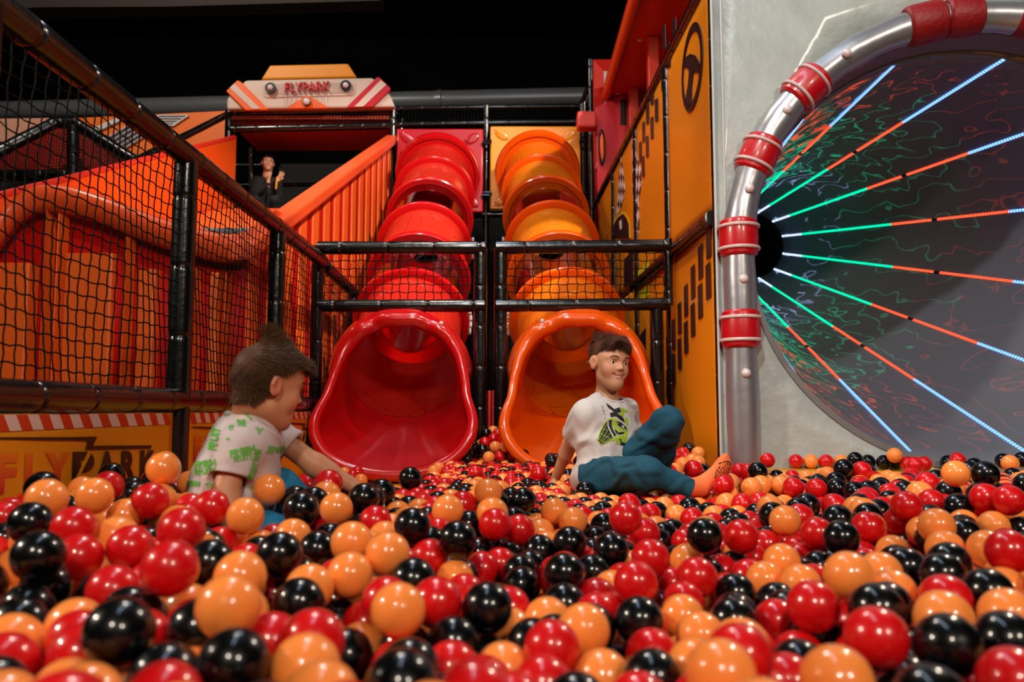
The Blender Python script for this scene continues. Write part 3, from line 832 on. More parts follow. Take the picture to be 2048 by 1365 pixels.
for y0_, y1_ in zip(PWY[:-1], PWY[1:]):
    for z0_, z1_ in ((.02, 1.5), (1.53, 3.6 if y0_ < 5 and False else 2.9)):
        mb = MB(); mb.grid(lambda u, v: (wallX(y0_ + (y1_ - y0_) * u) + .004 * math.sin(u * PI) * math.sin(v * PI * 2), y0_ + .02 + (y1_ - y0_ - .04) * u, z0_ + (z1_ - z0_) * v), 12, 12)
        mb.build('printed_panel', M_PRY, pw, solid=.008)
def decal(name, polys, m, par=pw, dx=.008, label=None):
    mb = MB()
    for P in polys: mb.prism([onw(x, y, dx) for x, y in P], (-.0025, 0, 0))
    return mb.build(name, m, par, smooth=False, label=label)
def z4(x, y): return (1230 + x / 2.626, 420 + y / 2.626)
def z5(x, y): return (1140 + x / 2.73, y / 2.73)
def wq(Y, z, w, h, sl):
    return [(wallX(Y + a) - .011, Y + a, z + b) for a, b in ((-w, -h + sl * w), (w, -h - sl * w), (w, h - sl * w), (-w, h + sl * w))]
mb = MB()
for i in range(-2, 6):
    if 4.66 + .186 * i > 4.38: mb.prism(wq(4.66 + .186 * i, 1.32 - .09 * i, .048, .10, .1), (-.0025, 0, 0))
for i in range(0, 7): mb.prism(wq(4.50 + .184 * i, 1.18 - .0905 * i, .048, .10, .1), (-.0025, 0, 0))
mb.build('check_print', M_PRK, pw, smooth=False, label='dark slanted checks on the lower near panel')
mb = MB()
for px, py in ((1352, 62), (1340, 110), (1329, 157), (1331, 75), (1316, 220), (1307, 187), (1298, 227), (1307, 256), (1290, 264), (1297.5, 293), (1283.6, 304), (1289, 333)):
    c = onw(px, py, 0); 
    if abs(c.y - 5.54) < .03 or abs(c.y - 6.79) < .03: pass
    mb.prism(wq(c.y, c.z, .055, .085, -.25), (-.0025, 0, 0))
mb.build('check_print', M_PRK, pw, smooth=False, label='dark slanted checks on the upper panels')
# steering wheel sign
c = onw(1387, 135, 0); Rw = .262; mb = MB(); n = 60
ring = []
for k in range(n + 1):
    a = 2 * PI * k / n; ring.append((math.cos(a), math.sin(a)))
def wp(u, v): Y = c.y + u; return (wallX(Y) - .011, Y, c.z + v)
for k in range(n):
    (c0, s0), (c1, s1) = ring[k], ring[k + 1]
    mb.prism([wp(Rw * c0, Rw * s0), wp(Rw * c1, Rw * s1), wp((Rw - .048) * c1, (Rw - .048) * s1), wp((Rw - .048) * c0, (Rw - .048) * s0)], (-.0025, 0, 0))
Ra = .5
def rt(u, v): return wp(u * math.cos(Ra) - v * math.sin(Ra), u * math.sin(Ra) + v * math.cos(Ra))
mb.prism([rt(.19 * math.cos(a_) if False else x, y) for x, y in ((-.235, .03), (-.15, .055), (-.07, .075), (.07, .075), (.15, .055), (.235, .03), (.235, -.02), (.15, -.01), (.06, -.02), (.05, -.10), (.075, -.18), (.09, -.235), (-.09, -.235), (-.075, -.18), (-.05, -.10), (-.06, -.02), (-.15, -.01), (-.235, -.02))], (-.0025, 0, 0))
mb.build('steering_wheel_print', M_PRK, pw, smooth=False, label='black steering wheel symbol on the near panel')
# chequered flags and dark bonnet on the far panels
def checker(name, sc):
    m = mat(name, rgb(230, 210, 205), .45); nt, b = nodes_of(m); tc = nt.nodes.new('ShaderNodeTexCoord'); ck = nt.nodes.new('ShaderNodeTexChecker')
    mp = nt.nodes.new('ShaderNodeMapping'); mp.inputs['Rotation'].default_value = (.5, 0, 0); mp.inputs['Location'].default_value = (.5, 0, 0)
    ck.inputs['Scale'].default_value = sc; ck.inputs['Color1'].default_value = rgb(235, 215, 210); ck.inputs['Color2'].default_value = rgb(70, 22, 24)
    sp = nt.nodes.new('ShaderNodeVectorMath'); sp.operation = 'MULTIPLY'; sp.inputs[1].default_value = (0, 1, 1)
    nt.links.new(tc.outputs['Object'], sp.inputs[0]); nt.links.new(sp.outputs[0], mp.inputs['Vector']); nt.links.new(mp.outputs['Vector'], ck.inputs['Vector']); nt.links.new(ck.outputs['Color'], b.inputs['Base Color'])
    return m
M_CHK = checker('flag_checker', 11)
decal('flag_print', [[z5(283, 850), z5(292, 920), z5(306, 1040), z5(292, 1110), z5(270, 1170), z5(258, 1190), z5(266, 1060), z5(274, 940)]], M_CHK, label='chequered flag')
decal('flag_print', [[z5(344, 760), z5(372, 860), z5(392, 930), z5(396, 1000), z5(380, 1100), z5(383, 1275), z5(368, 1180), z5(348, 1060)]], M_CHK, label='chequered flag')
decal('bonnet_print', [[z5(238, 1300), z5(240, 1215), z5(262, 1180), z5(296, 1155), z5(318, 1180), z5(332, 1215), z5(336, 1300)]], mat('print_yellow', rgb(246, 190, 20), .4), dx=.008)
decal('bonnet_print', [[z5(244, 1300), z5(246, 1225), z5(266, 1190), z5(296, 1168), z5(314, 1190), z5(328, 1225), z5(330, 1300)]], M_PRK, dx=.011)
decal('bonnet_highlight', [[z5(276, 1212), z5(288, 1200), z5(290, 1250), z5(282, 1258)]], M_WSTR, dx=.014)
decal('arrow_print', [[(1276, 545), (1300, 520), (1300, 590), (1276, 620)]], mat('print_lime', rgb(214, 200, 20), .4), dx=.008)
decal('arrow_print', [[(1262, 700), (1294, 655), (1294, 735), (1262, 790)], [(1250, 520), (1268, 500), (1268, 560), (1250, 575)]], M_PRK, dx=.008)

# canopy slab, red toy truck front
M_CRED = mat('canopy_red', rgb(214, 50, 14), .45, coat=.1)
cp = thing('canopy', 'red-orange canopy slab on posts above the printed yellow wall', 'canopy', (1.5, 8.5, 2.9))
mb = MB(); mb.box((1.62, 7.4, 4.27), (1.05, 4.2, .14)); mb.box((1.62, 9.46, 4.17), (1.05, .06, .1)); mb.build('canopy_slab', M_CRED, cp, bevel=.02, smooth=False)
mb = MB(); mb.tube([(1.13, 5.3, 4.2), (1.13, 9.5, 4.2)], .05, n=10); mb.build('canopy_edge', mat('canopy_edge_orange', rgb(240, 96, 34), .45), cp)
for y in (7.8, 9.1):
    mb = MB(); mb.box((1.42, y, 3.55), (.11, .11, 1.3)); mb.build('canopy_post', M_CRED, cp, bevel=.01, smooth=False)
mb = MB()
for px, py in ((1280, 57), (1236, 171)):
    p = at(px, py, 1600 * 3.74 / (820 - py)); mb.sphere((p.x, p.y, 4.195), (.03, .03, .01), 10, 6)
mb.build_each('ceiling_cap', M_BOLT, cp)
tk = thing('toy_truck_front', 'tall crimson toy truck front with a window and side mirror beside the tower', 'toy truck', (1.25, 9.5, 0))
M_TR = mat('truck_red', rgb(206, 12, 34), .4, coat=.2); M_TRL = mat('truck_red_lit', rgb(222, 60, 48), .42, coat=.2)  # second red is the truck's lit front, its brightness put into the colour
Yk = 9.25
def K(px, py, Y=Yk): return at(px, py, Y)
mb = MB(); mb.prism([K(1190, 215), K(1200, 560), K(1262, 560), K(1262, 190), K(1240, 190)], (0, .6, 0)); mb.build('cab_side', M_TR, tk, smooth=False, bevel=.02)
mb = MB()
o4 = [K(1187, 119), K(1232, 119), K(1232, 228), K(1191, 340)]; i4 = [K(1209, 136), K(1232, 136), K(1228, 180), K(1211, 210)]
mb.add(o4 + [p + Vector((0, .1, 0)) for p in i4] + [p + Vector((0, .12, 0)) for p in o4], [(0, 1, 5, 4), (1, 2, 6, 5), (2, 3, 7, 6), (3, 0, 4, 7), (0, 1, 9, 8), (1, 2, 10, 9), (2, 3, 11, 10), (3, 0, 8, 11)])
fr_ = mb.build('window_frame', M_TRL, tk, smooth=False)
mb = MB(); mb.prism([p + Vector((0, .09, 0)) for p in i4], (0, .02, 0)); mb.build('window_pane', M_LW, fr_, smooth=False)
mb = MB(); a = K(1154, 257, 9.15); b = K(1193, 224, 9.15); mb.box(((a.x + b.x) / 2, 9.2, (a.z + b.z) / 2), (b.x - a.x, .2, b.z - a.z)); mb.build('side_mirror', M_TRL, tk, bevel=.03, smooth=False)
mb = MB(); p = K(1204, 295, 9.2); mb.tube([p, p + Vector((0, -.03, 0))], .01, n=4)
mb = MB(); mb.sphere(p, (.04, .03, .225), 20, 14); w = mb.build('wheel_ring', M_TIE, tk)
mb = MB(); mb.sphere(p + Vector((.0, -.02, 0)), (.026, .02, .16), 16, 12); mb.build('wheel_disc', M_SORG, w)
mb = MB(); mb.prism([K(1241, 198, 9.24), K(1253, 198, 9.24), K(1253, 250, 9.24), K(1241, 250, 9.24)], (0, .02, 0)); mb.build('dark_window', M_TIE, tk, smooth=False)

# ================================================================ arch wall, silver arch, light tunnel
TH = math.radians(8)
AU = Vector((math.cos(TH), -math.sin(TH), 0)); AN = Vector((math.sin(TH), math.cos(TH), 0)); AC = Vector((2.43, 4.15, 1.30)); UP = Vector((0, 0, 1))
def AP(u, v, d=0.0): return AC + AU * u + UP * v + AN * d
RO = 1.14
M_PADW = mat('grey_pad_vinyl', rgb(172, 177, 170), .42, coat=.1, bump=.5, bscale=9, bdist=.02, var=.22, vscale=6)
nt, b = nodes_of(M_PADW)
mb = MB(); n = 96; U0, U1, V0, V1 = -1.325, 1.9, -1.30, 2.35
def rect_hit(a):
    c_, s_ = math.cos(a), math.sin(a); k = min([x for x in ((U1 / c_) if c_ > 1e-9 else 9e9, (U0 / c_) if c_ < -1e-9 else 9e9, (V1 / s_) if s_ > 1e-9 else 9e9, (V0 / s_) if s_ < -1e-9 else 9e9)])
    return c_ * k, s_ * k
angs = sorted([2 * PI * k / n for k in range(n)] + [math.atan2(v, u) % (2 * PI) for u in (U0, U1) for v in (V0, V1)])
m_ = len(angs)
V = []
for a in angs:
    ci = ((RO + .012) * math.cos(a), (RO + .012) * math.sin(a)); co = rect_hit(a)
    for k in range(5): V.append(AP(ci[0] + (co[0] - ci[0]) * k / 4, ci[1] + (co[1] - ci[1]) * k / 4))
mb.add(V, [(i * 5 + k, i * 5 + k + 1, ((i + 1) % m_) * 5 + k + 1, ((i + 1) % m_) * 5 + k) for i in range(m_) for k in range(4)])
wl = thing('padded_arch_wall', 'pale grey padded wall with a round opening at the right', 'padded wall', tuple(AP(-.9, -1.30)))
o = mb.build('wall_pad', M_PADW, wl); md = o.modifiers.new('s', 'SOLIDIFY'); md.thickness = .10; md.offset = 0
mb = MB()
for du in (0, .05): mb.tube([AP(U0 + du, V0, -.055), AP(U0 + du, V1, -.055)], .008, n=8)
mb.build_each('seam_piping', mat('pale_piping', rgb(200, 196, 190), .4), wl)

tn = thing('light_tunnel', 'dark conical tunnel lined with radiating coloured light strips', 'tunnel', tuple(AP(0, -RO)))
M_LIP = mat('tunnel_lip_grey', rgb(112, 108, 106), .5)
mb = MB(); mb.lathe(AC, AN, UP, [(-.058, RO + .03), (-.058, RO), (.14, RO), (.14, RO + .03)], n=96); mb.build('tunnel_lip', M_LIP, tn)
HC = at(1497, 492, 7.4); HR = .325
FC = AP(0, 0, .14)
M_CONE = mat('tunnel_vinyl', rgb(104, 106, 112), .5, coat=1.0, coatr=.035)
nt, b = nodes_of(M_CONE); tc = nt.nodes.new('ShaderNodeTexCoord'); n1 = nt.nodes.new('ShaderNodeTexNoise'); n1.inputs['Scale'].default_value = 2.4; n1.inputs['Detail'].default_value = 1.6; n1.inputs['Roughness'].default_value = .5
bp = nt.nodes.new('ShaderNodeBump'); bp.inputs['Strength'].default_value = 1.0; bp.inputs['Distance'].default_value = .045
nt.links.new(tc.outputs['Object'], n1.inputs['Vector']); nt.links.new(n1.outputs['Fac'], bp.inputs['Height']); nt.links.new(bp.outputs['Normal'], b.inputs['Coat Normal'])
def cone(t, ang, dr=0.0):
    c_ = FC.lerp(HC, 1 - t); r = HR + (RO - HR) * t - dr
    return c_ + AU * (r * math.cos(ang)) + UP * (r * math.sin(ang))
mb = MB(); NA = 112; NT = 24
mb.add([cone(j / NT, 2 * PI * i / NA) for j in range(NT + 1) for i in range(NA)], [(j * NA + i, j * NA + (i + 1) % NA, (j + 1) * NA + (i + 1) % NA, (j + 1) * NA + i) for j in range(NT) for i in range(NA)])
mb.build('tunnel_cone', M_CONE, tn, angle=180, solid=.01)
mb = MB()
for a_ in (0, PI):
    mb.tube([cone(j / 10, a_ + (0.002), .002) for j in range(11)], .003, n=4)
mb.tube([cone(.52, 2 * PI * k / 80, .002) for k in range(80)], .002, n=4, closed=True)
mb.build('tunnel_seam', M_TIE, tn)
mb = MB(); mb.lathe(HC, AN, UP, [(0, HR), (.9, HR)], n=48, closed=False); mb.add([HC + AN * .9 + (AU * math.cos(k * PI / 12) + UP * math.sin(k * PI / 12)) * HR for k in range(24)], [tuple(range(24))]); mb.build('tunnel_throat', mat('throat_black', rgb(5, 6, 7), .8), tn)
mb = MB(); mb.tube([HC + (AU * math.cos(k * PI / 24) + UP * math.sin(k * PI / 24)) * (HR - .004) for k in range(48)], .008, n=6, closed=True); mb.build('throat_ring', mat('ring_olive', rgb(60, 62, 20), .5), tn)
def led(name, c_, s): return mat(name, rgb(20, 20, 20), .5, emit=c_, estr=s)
LEDM = [led('led_white_blue', (.42, .55, 1, 1), 2.0), led('led_green', (.0, .80, .38, 1), 1.4), led('led_red', (1, .08, .03, 1), 1.7), led('led_blue', (.13, .30, 1, 1), 2.4), mat('led_channel', rgb(20, 22, 26), .5)]
for m_l in LEDM[:4]:       # the strips are rows of small diodes
    nt, b = nodes_of(m_l); tc = nt.nodes.new('ShaderNodeTexCoord'); di = nt.nodes.new('ShaderNodeVectorMath'); di.operation = 'DISTANCE'; di.inputs[1].default_value = tuple(HC)
    mu = nt.nodes.new('ShaderNodeMath'); mu.operation = 'MULTIPLY'; mu.inputs[1].default_value = 300
    sn = nt.nodes.new('ShaderNodeMath'); sn.operation = 'SINE'; mr = nt.nodes.new('ShaderNodeMapRange'); mr.inputs['From Min'].default_value = -1
    st_ = b.inputs['Emission Strength'].default_value; mr.inputs['To Min'].default_value = st_ * .45; mr.inputs['To Max'].default_value = st_ * 1.55
    nt.links.new(tc.outputs['Object'], di.inputs[0]); nt.links.new(di.outputs['Value'], mu.inputs[0]); nt.links.new(mu.outputs[0], sn.inputs[0]); nt.links.new(sn.outputs[0], mr.inputs['Value']); nt.links.new(mr.outputs['Result'], b.inputs['Emission Strength'])
for k in range(12):
    ang = 2 * PI * (k + .5) / 12
    mb = MB()
    for t0, t1, mi in ((.0, .085, 0), (.085, .40, 1), (.40, .515, 2), (.515, .53, 4), (.53, .70, 2), (.70, .985, 3)):
        p0, p1 = cone(t0, ang, .012), cone(t1, ang, .012)
        rad = (AU * math.cos(ang) + UP * math.sin(ang)); w_ = (p1 - p0).normalized().cross(rad).normalized() * .0085
        d_ = rad * .01
        mb.add([p0 - w_, p0 + w_, p1 + w_, p1 - w_, p0 - w_ + d_, p0 + w_ + d_, p1 + w_ + d_, p1 - w_ + d_], [(0, 1, 2, 3), (4, 5, 6, 7), (0, 1, 5, 4), (1, 2, 6, 5), (2, 3, 7, 6), (3, 0, 4, 7)], mi)
    mb.build('light_strip', LEDM, tn, smooth=False)

# silver inflatable-look arch
ar = thing('silver_arch', 'silver padded arch tube with red collars around the light tunnel', 'arch', tuple(AP(-1.22, -1.28, -.09)))
RA = 1.215; AD = -.10
M_SILV = mat('silver_vinyl', rgb(176, 174, 178), .33, metal=.75, bump=.25, bscale=5, bdist=.02)
M_COLR = mat('collar_red', rgb(190, 10, 22), .35, coat=.4, bump=.15, bscale=14); M_COLR2 = mat('collar_dark_red', rgb(140, 8, 16), .5, bump=.4, bscale=40)
M_PIPG = mat('collar_piping', rgb(214, 190, 186), .35, coat=.3)
def arch(a):   # a in degrees, below 180 -> straight leg (a>180 counts metres down)
    return AP(RA * math.cos(math.radians(a)), RA * math.sin(math.radians(a)), AD)
pts = [AP(-RA, v, AD) for v in (-1.28, -1.1, -.9, -.7, -.5, -.3, -.15)] + [arch(180 - k * 4) for k in range(46)] + [AP(RA, v, AD) for v in (-.3, -.7, -1.28)]
rs = [.082 - .004 * math.sin(i * 1.9) for i in range(len(pts))]
mb = MB(); mb.tube(pts, rs, n=28, up=(0, 1, 0)); mb.build('arch_tube', M_SILV, ar, angle=180)
mb = MB(); ins = [p + AN * .035 + (AC + AN * AD - p).normalized() * .065 if p.z > 1.2 else p + AN * .03 + AU * (.066 if (p - AC).dot(AU) < 0 else -.066) for p in pts]
mb.tube(ins, .009, n=8); mb.build('arch_piping', mat('arch_piping_grey', rgb(150, 150, 156), .35, metal=.5), ar)
def collar(a=None, v=None, L=.20, m=None, plain=False, R0=.098):
    if a is not None:
        c_ = arch(a); tng = (arch(a + 1) - arch(a - 1)).normalized()
    else: c_ = AP(-RA, v, AD); tng = UP.copy()
    h = L / 2
    mb = MB(); prof = [(-h, .07), (-h, R0 - .012), (-h + .012, R0), (-h + .03, R0 + .001), (-h + .045, R0 + .004), (h - .045, R0 + .004), (h - .03, R0 + .001), (h - .012, R0), (h, R0 - .012), (h, .07)]
    mb.lathe(c_, tng, AN, prof, n=40); o = mb.build('red_collar', m or M_COLR, ar)
    if not plain:
        mb = MB()
        for s_ in (-1, 1):
            cc = c_ + tng * s_ * (h - .04); u_ = AN; w_ = tng.cross(AN).normalized()
            mb.tube([cc + (u_ * math.cos(k * PI / 20) + w_ * math.sin(k * PI / 20)) * (R0 + .006) for k in range(40)], .0095, n=8, closed=True)
        mb.build('collar_piping', M_PIPG, o)
def ang_of(px, py):
    # nearest arch angle to a pixel
    best = None
    for k in range(0, 181):
        p = arch(k); y = p.y; d = (p.x / y * F * .9963 + 1024 - px) ** 2
        q = at(px, py, p.y); dd = (q - p).length
        if best is None or dd < best[0]: best = (dd, k)
    return best[1]
def v_of(py): return at(1475, py, AP(-RA, 0, AD).y).z - AC.z
collar(a=ang_of(1497, 300)); collar(a=ang_of(1586, 158)); collar(a=ang_of(1838, 28) + .0, L=.19, m=M_COLR2, plain=True, R0=.105); collar(a=ang_of(1892, 18) - 3, L=.17, m=M_COLR2, plain=True, R0=.103)
collar(v=v_of(477)); collar(v=v_of(659))
collar(a=75, L=.19, m=M_COLR2, plain=True); collar(a=45); collar(a=20)
M_BULB = mat('milky_bulb', rgb(226, 206, 206), .18, coat=.6)
for kind, q in (('a', (1657, 93)), ('a', (1543, 217)), ('a', (1480, 383)), ('v', 563), ('v', 748)):
    c_ = arch(ang_of(*q)) if kind == 'a' else AP(-RA, v_of(q), AD)
    out = (-AN + AU * .12).normalized(); mb = MB(); mb.sphere(c_ + out * .082, (.025, .025, .025), 18, 12); mb.build('arch_bulb', M_BULB, ar)
# ================================================================ people
class Vol:
    """signed distance volume meshed with surface nets"""
    def __init__(s, lo, hi, h):
        s.lo = np.array(lo, float); s.h = h; s.n = np.ceil((np.array(hi) - s.lo) / h).astype(int) + 1
        s.a = np.full(s.n, .5, np.float32)
    def _sub(s, lo, hi):
        i0 = np.clip(np.floor((np.array(lo) - s.lo) / s.h).astype(int), 0, s.n); i1 = np.clip(np.ceil((np.array(hi) - s.lo) / s.h).astype(int) + 1, 0, s.n)
        if (i1 <= i0).any(): return None, None
        g = np.stack(np.meshgrid(*[s.lo[k] + s.h * np.arange(i0[k], i1[k]) for k in range(3)], indexing='ij'), -1)
        return tuple(slice(i0[k], i1[k]) for k in range(3)), g
    def put(s, fn, lo, hi, k, mode='add', margin=.06):
        lo = np.array(lo) - margin; hi = np.array(hi) + margin
        sl, g = s._sub(lo, hi)
        if sl is None: return
        d = fn(g).astype(np.float32); a = s.a[sl]
        if mode == 'add':
            h = np.clip(.5 + .5 * (a - d) / k, 0, 1); s.a[sl] = a * (1 - h) + d * h - k * h * (1 - h)
        else:
            d = -d; h = np.clip(.5 - .5 * (a - d) / k, 0, 1); s.a[sl] = a * (1 - h) + d * h + k * h * (1 - h)
    def cone(s, a, b, ra, rb, k=.02, mode='add', flat=None):
        a = np.array(a, float); b = np.array(b, float); ab = b - a; L2 = max(ab @ ab, 1e-9)
        def fn(g):
            t = np.clip(((g - a) @ ab) / L2, 0, 1); return np.linalg.norm(g - a - t[..., None] * ab, axis=-1) - (ra + (rb - ra) * t)
        r = max(ra, rb); s.put(fn, np.minimum(a, b) - r, np.maximum(a, b) + r, k, mode, margin=max(.03, 2 * k))
    def ell(s, c, r, R=None, k=.02, mode='add'):
        c = np.array(c, float); r = np.array(r, float); R = np.eye(3) if R is None else np.array(R)
        def fn(g):
            p = (g - c) @ R; k0 = np.linalg.norm(p / r, axis=-1); k1 = np.linalg.norm(p / r ** 2, axis=-1)
            return k0 * (k0 - 1) / np.maximum(k1, 1e-6)
        m = r.max(); s.put(fn, c - m, c + m, k, mode, margin=max(.03, 2 * k))
    def plane_cut(s, p, n, k=.004, box=None):
        """remove everything on the n side of the plane (inside box if given)"""
        p = np.array(p, float); n = np.array(n, float); n /= np.linalg.norm(n)
        lo, hi = box if box else (s.lo, s.lo + s.n * s.h)
        def fn(g): return -((g - p) @ n)
        s.put(fn, lo, hi, k, 'sub', margin=0)
    def like(s):
        o = Vol.__new__(Vol); o.lo, o.h, o.n = s.lo, s.h, s.n; o.a = np.full(s.n, .5, np.float32); return o
    def merge(s, o, k=.02):
        h = np.clip(.5 + .5 * (s.a - o.a) / k, 0, 1); s.a = s.a * (1 - h) + o.a * h - k * h * (1 - h)
    def mesh(s):
        a = s.a; nx, ny, nz = a.shape; ins = a < 0
        cs = [(i, j, k) for i in (0, 1) for j in (0, 1) for k in (0, 1)]
        def cv(arr, c): return arr[c[0]:nx - 1 + c[0], c[1]:ny - 1 + c[1], c[2]:nz - 1 + c[2]]
        cnt = sum(cv(ins, c).astype(np.int8) for c in cs); act = (cnt > 0) & (cnt < 8)
        idx = -np.ones(act.shape, np.int64); I = np.argwhere(act); idx[act] = np.arange(len(I))
        acc = np.zeros((len(I), 3)); w = np.zeros(len(I)); vals = {c: cv(a, c)[act] for c in cs}
        for c in cs:
            for ax in range(3):
                if c[ax] == 0:
                    d = list(c); d[ax] = 1; d = tuple(d); v0, v1 = vals[c], vals[d]; m = (v0 < 0) != (v1 < 0)
                    t = np.where(m, v0 / np.where(m, v0 - v1, 1), 0); p = np.tile(np.array(c, float), (len(I), 1)); p[:, ax] = t
                    acc[m] += p[m]; w[m] += 1
        V = (I + acc / w[:, None]) * s.h + s.lo
        Fq = []
        for ax in range(3):
            u, v = [(1, 2), (2, 0), (0, 1)][ax]
            sl0 = [slice(None)] * 3; sl1 = [slice(None)] * 3; sl0[ax] = slice(0, -1); sl1[ax] = slice(1, None)
            x0, x1 = ins[tuple(sl0)], ins[tuple(sl1)]
            E = np.argwhere(x0 != x1); E = E[(E[:, u] > 0) & (E[:, v] > 0) & (E[:, u] < a.shape[u] - 1) & (E[:, v] < a.shape[v] - 1)]
            if not len(E): continue
            fl = x0[tuple(E.T)]
            du = np.zeros(3, int); du[u] = 1; dv = np.zeros(3, int); dv[v] = 1
            q = np.stack([idx[tuple((E - du - dv).T)], idx[tuple((E - dv).T)], idx[tuple(E.T)], idx[tuple((E - du).T)]], 1)
            q[~fl] = q[~fl][:, ::-1]; Fq.append(q)
        Fq = np.concatenate(Fq); return V, Fq[(Fq >= 0).all(1)]
def np_obj(name, V, Fq, m, parent, smooth_it=2, colfn=None, noise=None, label=None):
    V = V.copy(); E = np.concatenate([Fq[:, [0, 1]], Fq[:, [1, 2]], Fq[:, [2, 3]], Fq[:, [3, 0]]])
    for _ in range(smooth_it):
        acc = np.zeros_like(V); w = np.zeros(len(V)); np.add.at(acc, E[:, 0], V[E[:, 1]]); np.add.at(w, E[:, 0], 1); np.add.at(acc, E[:, 1], V[E[:, 0]]); np.add.at(w, E[:, 1], 1)
        V = .5 * V + .5 * acc / np.maximum(w, 1)[:, None]
    if noise: V = noise(V, Fq)
    me = bpy.data.meshes.new(name); me.from_pydata(V.tolist(), [], Fq.tolist()); me.materials.append(m); me.shade_smooth(); me.update()
    if colfn is not None:
        ca = me.color_attributes.new('Tone', 'FLOAT_COLOR', 'POINT'); c = np.ones((len(V), 4), np.float32); c[:, :3] = colfn(V); ca.data.foreach_set('color', c.ravel())
    o = bpy.data.objects.new(name, me); COL.objects.link(o); o.parent = parent
    if label: o['label'] = label
    return o, V, Fq
def vnormals(V, Fq):
    n = np.cross(V[Fq[:, 2]] - V[Fq[:, 0]], V[Fq[:, 3]] - V[Fq[:, 1]]); N = np.zeros_like(V)
    for k in range(4): np.add.at(N, Fq[:, k], n)
    return N / np.maximum(np.linalg.norm(N, axis=1), 1e-9)[:, None]
def tone_mat(name, rough=.5, sss=.15, coat=0.0, bump=.05, bscale=220):
    m = mat(name, (1, 1, 1, 1), rough, sss=sss, sssr=(1, .35, .2), bump=bump, bscale=bscale, bdist=.001); nt, b = nodes_of(m)
    a = nt.nodes.new('ShaderNodeVertexColor'); a.layer_name = 'Tone'; nt.links.new(a.outputs['Color'], b.inputs['Base Color']); return m
M_SKIN = tone_mat('skin'); 
M_HAIR = mat('brown_hair', rgb(80, 44, 24), .55, spec=.25, var=.35, vscale=60); M_HAIR2 = mat('light_brown_hair', rgb(80, 50, 28), .55, spec=.25, var=.35, vscale=60); M_HAIRD = mat('dark_hair', rgb(38, 24, 18), .5)
M_EYEW = mat('eye_white', rgb(225, 215, 208), .25, coat=.5); M_EYED = mat('eye_dark', rgb(26, 16, 12), .15, coat=.8); M_TEETH = mat('teeth', rgb(226, 214, 200), .25); M_LIP = mat('lips', rgb(176, 88, 78), .4)
def frame(yaw, pitch=0, roll=0):
    """yaw 0 faces the camera (-Y); positive yaw turns the face to image right. columns: side(image right at yaw 0), forward, up"""
    R = Matrix.Rotation(math.radians(yaw), 3, 'Z') @ Matrix.Rotation(math.radians(pitch), 3, 'X') @ Matrix.Rotation(math.radians(roll), 3, 'Y')
    return np.array(R @ Matrix(((1, 0, 0), (0, -1, 0), (0, 0, 1))))
# local axes used below: p = c + M @ (side, forward, up)
def head_prims(v, c, M, s, ear_big=1.0, smile=1.0):
    c = np.array(c, float)
    P = lambda *p: c + M @ (np.array(p, float) * s)
    v.ell(P(0, -.014, .030), np.array((.073, .090, .078)) * s, M, k=.01)
    v.ell(P(0, .018, -.028), np.array((.051, .064, .073)) * s, M, k=.03 * s)
    v.ell(P(0, .020, .03), np.array((.060, .066, .056)) * s, M, k=.02 * s)
    v.cone(P(0, .060, -.086), P(0, .055, -.080), .018 * s, .02 * s, k=.03 * s)
    for q in (-1, 1):
        v.cone(P(q * .036, .004, -.060), P(q * .013, .048, -.084), .019 * s, .017 * s, k=.03 * s)
        v.ell(P(q * .034, .050, -.030), np.array((.024, .022, .026)) * s, M, k=.022 * s)
        v.cone(P(q * .014, .072, .022), P(q * .044, .056, .022), .009 * s, .008 * s, k=.014 * s)
        v.ell(P(q * .031, .083, .003), np.array((.018, .013, .011)) * s, M, k=.012 * s, mode='sub')
        v.ell(P(q * .031, .0575, .003), np.array((.0180, .0155, .0140)) * s, M, k=.005 * s)          # lids round the eyeball
        v.ell(P(q * .031, .0795, .0015), np.array((.0165, .0130, .0074)) * s, M, k=.002 * s, mode='sub')
        e = P(q * .075, -.008, -.004); Er = M @ np.array(Matrix.Rotation(math.radians(q * 16), 3, 'Z'))
        v.ell(e, np.array((.0075, .018 * ear_big, .029 * ear_big)) * s, Er, k=.008 * s)
        v.cone(e + Er @ (np.array((q * .004, -.010, .020)) * s), e + Er @ (np.array((q * .006, -.016, .0)) * s), .0045 * s, .0045 * s, k=.005 * s)
        v.ell(e + Er @ (np.array((q * .0085, .003, .003)) * s), np.array((.0065, .010, .018)) * s, Er, k=.003 * s, mode='sub')
    v.cone(P(0, .068, .012), P(0, .0905, -.020), .0062 * s, .0080 * s, k=.009 * s)
    for q in (-1, 1): v.ell(P(q * .0095, .083, -.024), np.array((.0068, .008, .0058)) * s, M, k=.006 * s)
    # mouth: lips curve
    pts = [(-.027, .064, -.0435), (-.014, .0745, -.0495), (0, .0775, -.0505), (.014, .0745, -.0495), (.027, .064, -.0435)]
    for a, b in zip(pts[:-1], pts[1:]): v.cone(P(*a), P(*b), .0046 * s, .0050 * s, k=.006 * s)
    pts2 = [(-.025, .063, -.048), (-.012, .0725, -.0635), (.012, .0725, -.0635), (.025, .063, -.048)]
    for a, b in zip(pts2[:-1], pts2[1:]): v.cone(P(*a), P(*b), .0048 * s, .0054 * s, k=.006 * s)
    ptm = [(-.0255, .0725, -.0455), (-.013, .081, -.0550), (.013, .081, -.0550), (.0255, .0725, -.0455)]
    for a, b in zip(ptm[:-1], ptm[1:]): v.cone(P(*a), P(*b), .0045 * s, .0050 * s, k=.002 * s, mode='sub')
    return P
